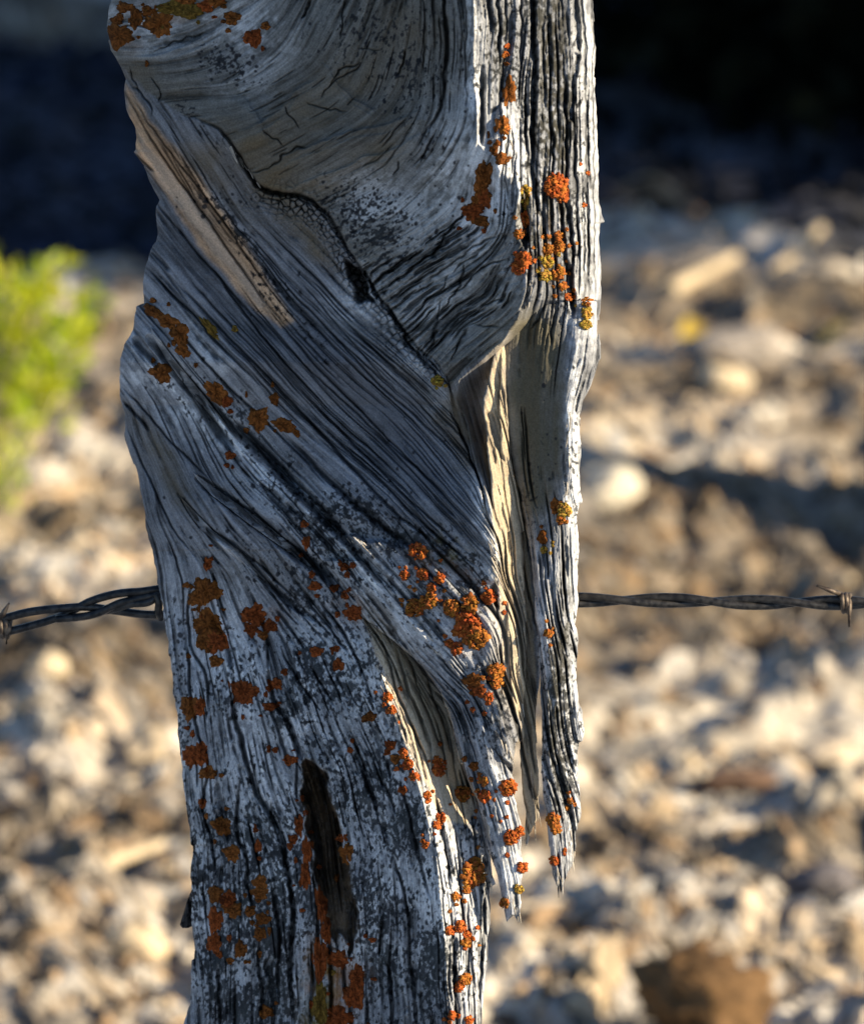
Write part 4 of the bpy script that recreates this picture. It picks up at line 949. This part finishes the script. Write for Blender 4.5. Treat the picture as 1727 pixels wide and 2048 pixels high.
# small crumbs of the same lichen round the bigger patches
for _ in range(170):
    k = rl.integers(len(CR)); c = CR[k]
    a = rl.uniform(0, 6.3); q = rl.uniform(1.1, 2.6)
    x, y = c[0] + math.cos(a) * c[2] * q, c[1] + math.sin(a) * c[3] * q * 1.4
    if x < ip(y, LEFT) + 14: continue
    rest.append(crust(x, y, abs(rl.normal(3, 1.3)) + 1.6, abs(rl.normal(3.4, 1.5)) + 1.6, 0, c[5]))
for _ in range(150):
    k = rl.integers(len(TU)); t = TU[k]
    a = rl.uniform(0, 6.3); q = rl.uniform(1.1, 3.2)
    x, y = t[0] + math.cos(a) * t[2] * q, t[1] + math.sin(a) * t[2] * q * 1.3
    if x > ip(y, BR if y > 700 else RIGHT_T) - 8 or min(float(samp(COMP, x + a_, y + b_)) for a_ in (-7, 0, 7) for b_ in (-7, 0, 7)) < -160: continue
    rest.append(tuft(x, y, rl.uniform(2, 4.5), t[3]))
V, F, C = join(rest)
tag(mesh_obj('lichen_crumbs', V, F, M_LICHEN, post, C), kind='stuff')

# ------------------------------------------------------------------ barbed wire
M_WIRE = mat_noise('old_wire', (.012, .012, .014), (.05, .047, .046), 380, rough=.38, metal=.5, bump=.25, dist=.0003)
M_RUST = mat_noise('rusted_wire', (.05, .036, .03), (.14, .11, .085), 500, rough=.55, metal=.5, bump=.3, dist=.0003)
WD = -452.0
wire = empty('barbed_wire', tuple(pts(1300, 1203, WD)), label='dark twisted barbed wire strung behind the weathered post', cat='barbed wire')


def wtube(P, r, sides=12):
    P = np.asarray(P, float)
    return tube(pts(P[:, 0], P[:, 1], P[:, 2]), r * PX * 1.028, sides)


# two strands: bundled at the left of the post, twisted to the right
xx = np.arange(1120, 3300, 4.0)
ph = (xx - 1157) / 320 * 2 * np.pi * (1 + .1 * np.sin(xx / 300))
cy = 1201 + np.interp(xx, [1120, 1366, 1471, 1577, 1727, 3300], [-1, 0, 4, 4, 5, 30])
Lxx = np.arange(-1600, -30, 4.0)
phl = (Lxx + 30) / 330 * 2 * np.pi
cyl = 1263 + (-30 - Lxx) * .19
sA = np.concatenate([np.stack([Lxx, cyl - 16 * np.cos(phl), WD + 14 * np.sin(phl)], 1), spline([(-28, 1246, WD), (0, 1239, WD + 4), (58, 1224, WD + 8), (116, 1217, WD + 8), (176, 1214, WD + 3), (230, 1221, WD - 4), (280, 1228, WD - 4), (345, 1229, WD - 2), (600, 1218, WD), (1000, 1204, WD)], 260)[1:], np.stack([xx, cy - 7 * np.cos(ph), WD + 7 * np.sin(ph)], 1)])
sB = np.concatenate([np.stack([Lxx, cyl + 16 * np.cos(phl), WD - 14 * np.sin(phl)], 1), spline([(-28, 1279, WD), (0, 1268, WD), (58, 1253, WD - 4), (127, 1231, WD - 6), (185, 1201, WD + 6), (232, 1188, WD + 8), (290, 1182, WD + 6), (345, 1174, WD), (600, 1184, WD), (1000, 1198, WD)], 260)[1:], np.stack([xx, cy + 7 * np.cos(ph), WD - 7 * np.sin(ph)], 1)])
for s in (sA, sB):
    V, F = wtube(s, 8.3); mesh_obj('wire_strand', V, F, M_WIRE, wire)
# the loose end wound back round the strands beside the post
for P in ([(112, 1238, WD + 6), (140, 1236, WD + 12), (190, 1228, WD + 12), (240, 1206, WD + 10), (290, 1194, WD + 10), (350, 1180, WD + 4)], [(190, 1222, WD - 10), (225, 1219, WD + 2), (262, 1208, WD + 10), (300, 1203, WD + 14), (318, 1190, WD + 8), (330, 1180, WD - 4)], [(312, 1188, WD + 14), (318, 1205, WD + 18), (317, 1222, WD + 12), (322, 1236, WD - 2)]):
    V, F = wtube(spline(P, 60), 8.0); mesh_obj('tie_wire', V, F, M_WIRE, wire)


def barb(cx, cy_, half, loops, p0, p1, r=5.6):
    """two turns round the strands with two sharp ends"""
    a = np.linspace(0, 2 * np.pi * loops, 60)
    hel = np.stack([cx - half + 2 * half * a / a[-1], cy_ - 17 * np.cos(a), WD + 17 * np.sin(a)], 1)
    P = np.concatenate([np.array([p0, ((p0[0] * .4 + hel[0, 0] * .6), (p0[1] * .4 + hel[0, 1] * .6), WD + 18)]), hel, np.array([((p1[0] * .4 + hel[-1, 0] * .6), (p1[1] * .4 + hel[-1, 1] * .6), WD + 18), p1])])
    R = np.full(len(P), r); R[0] = 2.2; R[-1] = 2.2
    w = pts(P[:, 0], P[:, 1], P[:, 2]); V, F = tube(w, R * PX * 1.028, 10)
    mesh_obj('barb', V, F, M_RUST, wire)


barb(1690, 1206, 8, 2.0, (1631, 1171, WD + 24), (1697, 1254, WD + 22), 5.2)
barb(10, 1256, 10, 2.0, (19, 1206, WD + 20), (13, 1288, WD + 20), 6)

# ------------------------------------------------------------------ ground
def gnoise(x, y, s, seed):
    """hash-free smooth noise for scattered coordinates"""
    r = np.random.default_rng(seed); n = 256
    T = r.uniform(-1, 1, (n, n))
    a = x / s + 1000.3; b = y / s + 1000.7
    i = np.floor(a).astype(int); j = np.floor(b).astype(int); u = a - i; v = b - j
    u = u * u * (3 - 2 * u); v = v * v * (3 - 2 * v)
    g = lambda p, q: T[p % n, q % n]
    return (g(i, j) * (1 - u) + g(i + 1, j) * u) * (1 - v) + (g(i, j + 1) * (1 - u) + g(i + 1, j + 1) * u) * v


def gheight(x, y):
    h = .024 * gnoise(x, y, .42, 1) + .020 * gnoise(x, y, .13, 2) + .010 * gnoise(x, y, .055, 3) + .010 * gnoise(x, y, .030, 5) + .009 * gnoise(x, y, .022, 4)
    near = np.exp(-(np.maximum(np.hypot(x, y - 3) - 7, 0) / 6) ** 2)
    h = h + .27 * np.exp(-((x - .60) / .12) ** 2 - ((y - 3.60) / .085) ** 2) + .14 * np.exp(-((x - .60) / .1) ** 2 - ((y - 4.22) / .05) ** 2) + .07 * np.exp(-((x - .52) / .07) ** 2 - ((y - 2.72) / .04) ** 2)      # unseen mounds added to cast the shadow streak at the right
    return h * (.25 + .75 * near)


def shade_mask(x, y):
    # near and far limits of the shade painted on the ground
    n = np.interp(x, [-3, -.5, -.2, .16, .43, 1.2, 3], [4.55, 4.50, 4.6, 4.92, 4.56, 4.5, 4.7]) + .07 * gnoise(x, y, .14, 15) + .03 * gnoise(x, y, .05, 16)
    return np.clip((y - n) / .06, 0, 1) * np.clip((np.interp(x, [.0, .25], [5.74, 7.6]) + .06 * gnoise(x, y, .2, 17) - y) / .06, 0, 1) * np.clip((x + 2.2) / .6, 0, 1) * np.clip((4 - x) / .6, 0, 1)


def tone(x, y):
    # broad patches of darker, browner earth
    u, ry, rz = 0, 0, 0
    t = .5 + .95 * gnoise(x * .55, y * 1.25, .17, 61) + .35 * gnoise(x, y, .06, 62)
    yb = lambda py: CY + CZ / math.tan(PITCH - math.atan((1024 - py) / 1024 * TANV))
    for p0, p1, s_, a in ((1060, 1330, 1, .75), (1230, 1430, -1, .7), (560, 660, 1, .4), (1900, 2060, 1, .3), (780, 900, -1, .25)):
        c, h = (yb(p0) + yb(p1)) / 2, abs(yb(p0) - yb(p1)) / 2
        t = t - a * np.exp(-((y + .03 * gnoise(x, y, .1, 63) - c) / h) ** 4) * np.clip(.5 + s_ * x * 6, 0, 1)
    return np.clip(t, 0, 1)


def grow(a, b, lo, hi, step):
    core = np.arange(a, b, step); out = [core]
    s = step; p = b; L = []
    while p < hi: L.append(p); s *= 1.18; p += s
    L.append(hi); s = step; p = a - step; K = []
    while p > lo: K.append(p); s *= 1.18; p -= s
    K.append(lo)
    return np.concatenate([K[::-1], core, L])


gx = grow(-.62, .62, -250, 250, .0065); gy = grow(1.9, 6.3, -250, 400, .009)
GX, GY = np.meshgrid(gx, gy)
GZ = gheight(GX, GY)
NEAR = np.clip((1.0 - GY) / .3, 0, 1)[..., None]
GC = np.ones(GX.shape + (3,)) * np.array([.30, .257, .205])
n1 = gnoise(GX, GY, .16, 11)[..., None]; n2 = gnoise(GX, GY, .045, 12)[..., None]; n3 = gnoise(GX, GY, .02, 13)[..., None]
GC = GC * (1 + .25 * n1 + .28 * n2 + .2 * n3)
w = np.clip(.5 + 1.2 * gnoise(GX, GY, .22, 14), 0, 1)[..., None]
GC = GC * (1 - .55 * w) + np.array([.42, .40, .385]) * (1 + .25 * n2) * .55 * w
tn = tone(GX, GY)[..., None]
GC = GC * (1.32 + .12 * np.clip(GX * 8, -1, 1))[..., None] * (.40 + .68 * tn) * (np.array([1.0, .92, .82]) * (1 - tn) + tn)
# cast shade painted into the ground colour
under = shade_mask(GX, GY)[..., None]
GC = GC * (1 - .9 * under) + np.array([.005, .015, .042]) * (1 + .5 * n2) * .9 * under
# pale trodden strip
p_ = gpt(1500, 1420)
strip = np.exp(-((GY - p_[1] - .05 * GX) / .13) ** 2)[..., None] * np.clip((GX + .1) / .3, 0, 1)[..., None]
GC = GC * (1 - .85 * strip) + np.array([.56, .51, .44]) * (1 + .12 * n2) * .85 * strip
GC = GC * (1 - NEAR) + np.array([.25, .29, .36]) * NEAR               # unseen near ground coloured cool grey to bounce light onto the post
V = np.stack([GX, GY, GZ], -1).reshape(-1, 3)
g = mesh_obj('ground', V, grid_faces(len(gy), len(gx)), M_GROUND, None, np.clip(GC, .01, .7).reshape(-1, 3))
tag(g, kind='structure')

# loose crumbs of earth, stone and bark
rg = np.random.default_rng(5)
PAL = .95 * np.array([[.48, .40, .31], [.44, .42, .40], [.52, .48, .43], [.36, .26, .17], [.44, .33, .22], [.31, .28, .25], [.10, .085, .07], [.47, .38, .27], [.40, .39, .385], [.50, .46, .40]])
v1, f1_ = ico(1)
Vs, Fs, Cs, off = [], [], [], 0
N = 17000
for k in range(N):
    py = rg.uniform(-60, 2160) if k % 3 else rg.uniform(900, 2160)
    px = rg.uniform(-140, 1870)
    p = gpt(px, py)
    if p[0] > .12 and abs(p[1] - p_[1] - .05 * p[0]) < .13 and rg.random() < .8: continue
    s = min(.0018 + abs(rg.normal(0, .0027)) + (rg.random() < .022) * rg.uniform(.003, .012), .0155)
    sc = s * np.array([rg.uniform(.7, 1.8), rg.uniform(.6, 1.2), rg.uniform(.45, 1.0)])
    if rg.random() < .07: sc = np.array([rg.uniform(.014, .042), rg.uniform(.002, .0042), rg.uniform(.002, .004)])      # bits of straw and twig
    a = rg.uniform(0, 6.3); ca, sa = math.cos(a), math.sin(a)
    vv = v1 * (1 + rg.normal(0, .34, (len(v1), 1))) * sc
    vv = np.stack([vv[:, 0] * ca - vv[:, 1] * sa, vv[:, 0] * sa + vv[:, 1] * ca, vv[:, 2]], 1)
    Vs.append(vv + np.array([p[0], p[1], sc[2] * .45])); Fs.append(f1_ + off); off += len(v1)
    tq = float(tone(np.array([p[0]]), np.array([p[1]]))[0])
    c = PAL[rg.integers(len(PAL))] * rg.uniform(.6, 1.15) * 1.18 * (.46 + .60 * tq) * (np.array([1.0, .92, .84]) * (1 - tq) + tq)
    if shade_mask(np.array([p[0]]), np.array([p[1]]))[0] > .5: c = (c * .025 + np.array([.003, .007, .014])) * (1 if p[0] < .1 else .4)  # litter in the painted shade darkened and blued to match
    Cs.append(np.broadcast_to(c, (len(v1), 3)))
V = np.concatenate(Vs); V[:, 2] += gheight(V[:, 0], V[:, 1])
tag(mesh_obj('ground_litter', V, np.concatenate(Fs), M_LITTER, None, np.concatenate(Cs), smooth=False), 'loose crumbs of dry earth, stones and bark covering the ground', 'litter', kind='stuff')


def stone(px, py, size, col, label, name='stone', cat='stone', seed=0, sink=.35, group=None, rough=.05):
    r = np.random.default_rng(seed); v, f = ico(3)
    p = gpt(px, py); p[2] = gheight(p[0], p[1])
    n = np.zeros(len(v))
    for q in range(7):
        d = r.standard_normal(3); d /= np.linalg.norm(d)
        n += np.maximum(v @ d - r.uniform(.3, .75), 0) * -.6
    size = np.array(size) * .82
    vv = v * (1 + n + rough * r.standard_normal(len(v)))[:, None] * size
    vv[:, 2] += size[2] * (1 - sink)
    c = np.array(col) * (1 + .2 * r.standard_normal((len(v), 1)))
    return tag(mesh_obj(name, vv + p, f, M_LITTER, None, np.clip(c, .01, .7)), label, cat, group)


stone(1400, 2120, (.062, .06, .050), (.13, .075, .035), 'rough rust brown clod at the bottom right behind the post', 'clod', 'clod', 1, .1, rough=.11)
stone(1500, 720, (.075, .03, .032), (.30, .27, .25), 'dark low stone in the shade between two yellow leaves', seed=2)
stone(1450, 812, (.030, .022, .022), (.50, .42, .31), 'rounded pale stone right of the post above the wire', seed=3)
stone(1195, 1000, (.045, .03, .03), (.55, .50, .42), 'pale stone touching the right edge of the post above the wire', seed=4)
stone(1480, 1545, (.05, .02, .018), (.16, .10, .07), 'dark brown clod on the pale ground right of the hanging splinter', 'clod', 'clod', 5)
stone(90, 1380, (.022, .02, .02), (.56, .46, .33), 'small pale stone at the left edge below the wire', seed=6)
stone(170, 1770, (.034, .016, .014), (.60, .50, .36), 'long pale stone at the lower left beside a straw stalk', seed=7)
stone(270, 1960, (.03, .022, .022), (.56, .44, .30), 'rounded tan stone near the foot of the picture left of the post', seed=8)
stone(1650, 1500, (.03, .02, .018), (.5, .42, .33), 'pale stone near the right edge beside the trodden strip', seed=9)
stone(1640, 1830, (.035, .028, .03), (.13, .12, .13), 'dark grey stone at the lower right edge above the brown clod', seed=10)

M_LEAFY = mat_noise('yellow_leaf', (.42, .28, .02), (.55, .40, .04), 90, rough=.6, bump=.1, trans=.3)
M_STICK = mat_noise('dry_stalk', (.42, .33, .22), (.58, .48, .34), 120, rough=.7, bump=.4)
M_TWIG = mat_noise('dry_twig', (.20, .12, .07), (.36, .24, .14), 120, rough=.8, bump=.4)


def leaf(px, py, L, yaw, tilt, label):
    p = gpt(px, py); p[2] = gheight(p[0], p[1]) + .004
    t = np.linspace(0, 1, 12); w = np.sin(t * np.pi) ** .8 * .36
    rows = []
    for k in range(12):
        for j in np.linspace(-1, 1, 7):
            rows.append((t[k] * L, j * w[k] * L, L * (.12 * abs(j) * math.sin(t[k] * 3.1) + .25 * t[k] * t[k])))
    v = np.array(rows); ca, sa = math.cos(tilt), math.sin(tilt)
    v = np.stack([v[:, 0] * ca - v[:, 2] * sa, v[:, 1], v[:, 0] * sa + v[:, 2] * ca], 1)
    ca, sa = math.cos(yaw), math.sin(yaw)
    v = np.stack([v[:, 0] * ca - v[:, 1] * sa, v[:, 0] * sa + v[:, 1] * ca, v[:, 2]], 1) + p
    tag(mesh_obj('fallen_leaf', v, grid_faces(12, 7), M_LEAFY), label, 'leaf', 'fallen yellow leaves')


leaf(1392, 700, .034, 1.9, .6, 'yellow fallen leaf standing on edge at the left end of the dark stone')
leaf(1628, 712, .04, .2, .45, 'yellow fallen leaf lying flat at the right end of the dark stone')


def stick(px0, py0, px1, py1, r, label, mat, bend=.02, lift=(.006, .012), name='stick', cat='stick', group=None):
    a, b = gpt(px0, py0), gpt(px1, py1)
    a[2] = gheight(a[0], a[1]) + lift[0]; b[2] = gheight(b[0], b[1]) + lift[1]
    m = (a + b) / 2 + np.array([0, 0, bend])
    P = spline([a, m, b], 20)
    V, F = tube(P, np.linspace(r, r * .7, 20), 8)
    tag(mesh_obj(name, V, F, mat), label, cat, group)


stick(1340, 612, 1470, 562, .008, 'thick pale stalk lying slantwise below the dark shade right of the post', M_STICK, 0)
stick(205, 1812, 325, 1768, .0055, 'straw coloured stalk at the lower left close to the post', M_STICK, 0)
stick(250, 1598, 335, 1545, .005, 'short straw coloured stalk touching the left edge of the post', M_STICK, 0)
stick(1222, 375, 1410, 515, .0035, 'thin curved brown twig beside the post at the edge of the dark shade', M_TWIG, .03)
stick(1210, 440, 1330, 500, .003, 'short brown twig next to the post below the curved twig', M_TWIG, .02)
stick(1270, 395, 1395, 440, .006, 'reddish bark strip lying at the edge of the dark shade', M_TWIG, .01)
stick(1540, 560, 1640, 520, .007, 'pale stalk stub right of the thick slanting stalk', M_STICK, 0)
stick(1560, 1120, 1700, 1165, .006, 'pale stalk right of the post just above the barbed wire', M_STICK, 0)

# ------------------------------------------------------------------ shrubs
M_YEL = mat_noise('yellow_green_leaf', (.36, .50, .012), (.58, .56, .02), 30, rough=.5, bump=.1, trans=.45)
M_STEM = mat_noise('shrub_stem', (.30, .25, .16), (.42, .36, .24), 60, rough=.8, bump=.4)
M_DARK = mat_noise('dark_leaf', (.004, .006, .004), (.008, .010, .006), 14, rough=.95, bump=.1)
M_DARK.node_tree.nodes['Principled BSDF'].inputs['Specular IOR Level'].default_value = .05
M_BARK = mat_noise('dark_bark', (.03, .025, .02), (.06, .05, .04), 40, rough=.9, bump=.6)


def leaves(cen, nrm_r, L, Wd, r):
    """many small pointed leaf blades at the given points"""
    n = len(cen)
    a = r.standard_normal((n, 3)); a /= np.linalg.norm(a, axis=1)[:, None]
    a = a * .7 + nrm_r; a /= np.linalg.norm(a, axis=1)[:, None]
    b = np.cross(a, r.standard_normal((n, 3))); b /= np.linalg.norm(b, axis=1)[:, None]
    c = np.cross(a, b)
    l = L * r.uniform(.6, 1.3, (n, 1)); w = Wd * r.uniform(.7, 1.3, (n, 1))
    V = np.stack([cen, cen + a * l * .5 + b * w + c * w * .3, cen + a * l, cen + a * l * .5 - b * w + c * w * .3], 1).reshape(-1, 3)
    F = np.arange(n * 4).reshape(-1, 4)
    return V, F


rs = np.random.default_rng(9)
b0 = gpt(-70, 1090)
bush = empty('yellow_shrub', (b0[0], b0[1], 0.0), label='small bright yellow green shrub at the left edge in sunlight', cat='shrub')
tips = []
for (tx, ty, dy) in [(100, 520, 0), (60, 560, .05), (20, 540, -.04), (188, 575, .02), (-30, 520, .05), (120, 640, -.04), (60, 680, .05), (10, 620, .03), (165, 655, 0), (-60, 600, 0), (90, 740, .03), (40, 780, -.03), (-20, 720, .03), (-40, 840, .02), (-10, 940, 0), (-80, 700, -.05), (-120, 620, 0), (-160, 720, 0), (-100, 860, 0)]:
    u_, ry_, rz_ = rays(tx, ty)
    yy = b0[1] + dy; t_ = (yy - CY) / ry_
    tips.append(np.array([u_ * t_, yy, CZ + rz_ * t_]))
stems, lc, ln = [], [], []
for T in tips:
    m = b0 * .5 + T * .5 + np.array([rs.normal(0, .01), rs.normal(0, .02), -.02])
    P = spline([b0, m, T], 16); stems.append(tube(P, np.linspace(.0032, .001, 16), 6))
    n = 54
    tt = rs.beta(3, 1.1, n) * .42 + .58
    q = P[np.clip((tt * 15).astype(int), 0, 15)] + rs.normal(0, .0075, (n, 3))
    lc.append(q); ln.append(np.repeat(((T - m) / np.linalg.norm(T - m))[None] * .6, n, 0))
V, F, _ = join(stems); mesh_obj('stem', V, F, M_STEM, bush)
V, F = leaves(np.concatenate(lc), np.concatenate(ln), .017, .0042, rs); mesh_obj('foliage', V, F, M_YEL, bush, smooth=False)


def dark_shrub(loc, rx, ry, h, seed, n=26000):
    r = np.random.default_rng(seed)
    o = empty('dark_shrub', loc, cat='shrub')
    loc = np.array(loc)
    st = []
    cl = []
    for k in range(26):
        a = r.uniform(0, 6.3); q = r.uniform(.25, 1)
        T = loc + np.array([math.cos(a) * rx * q, math.sin(a) * ry * q, h * r.uniform(.25, 1)])
        m = loc * .55 + T * .45 + np.array([0, 0, h * .12])
        st.append(tube(spline([loc + r.normal(0, .03, 3) * np.array([1, 1, 0]), m, T], 12), np.linspace(.022, .005, 12), 6)); cl.append(T)
    V, F, _ = join(st); mesh_obj('stem', V, F, M_BARK, o)
    # clumps through the crown's volume, hanging close to the ground
    P = []
    nc = 150
    for k in range(nc):
        d = r.standard_normal(3); d /= np.linalg.norm(d); q = r.uniform(.35, 1) ** .5
        c = loc + np.array([d[0] * rx * q, d[1] * ry * q, (h * .5 + d[2] * h * .5 * q) if k % 2 else r.uniform(.05, .35)])
        P.append(c + r.standard_normal((n // nc, 3)) * np.array([.11, .11, .09]))
    P = np.concatenate(P); P = P[P[:, 2] > .02]
    V, F = leaves(P, np.zeros((len(P), 3)), .06, .017, r); mesh_obj('foliage', V, F, M_DARK, o, smooth=False)
    return o


d1 = dark_shrub((1.30, 5.42, 0), 1.2, .62, 1.2, 1, 42000)
tag(d1, label='dense black green shrub low to the ground filling the top right')



# trunk and crown added out of view only to shade the upper left ground
rt = np.random.default_rng(21)
tl = np.array([2.80, 3.60, 0.0])
unseen_tree = empty('unseen_tree', tuple(tl), label='unseen trunk and crown added at the right to shade the ground at the upper left', cat='unseen_tree')
V, F = tube(spline([tl, tl + [.03, -.02, .6], tl + [-.02, .02, 1.2], tl + [0, 0, 1.65]], 24), np.linspace(.03, .012, 24), 10)
mesh_obj('trunk', V, F, M_BARK, unseen_tree)
P = []; st = []
for k in range(170):
    d = rt.standard_normal(3); d /= np.linalg.norm(d); q = rt.uniform(.2, 1) ** .5
    c = tl + np.array([d[0] * .66 * q, d[1] * .37 * q, 1.5 + d[2] * .24 * q])
    P.append(c + rt.standard_normal((150, 3)) * np.array([.1, .08, .06]))
    if k % 7 == 0: st.append(tube(spline([tl + [0, 0, 1.15], (tl + c + [0, 0, 1.3]) / 2, c], 10), np.linspace(.012, .003, 10), 6))
V, F, _ = join(st); mesh_obj('limb', V, F, M_BARK, unseen_tree)
P = np.concatenate(P); V, F = leaves(P, np.zeros((len(P), 3)), .06, .02, rt); mesh_obj('crown', V, F, M_DARK, unseen_tree, smooth=False)
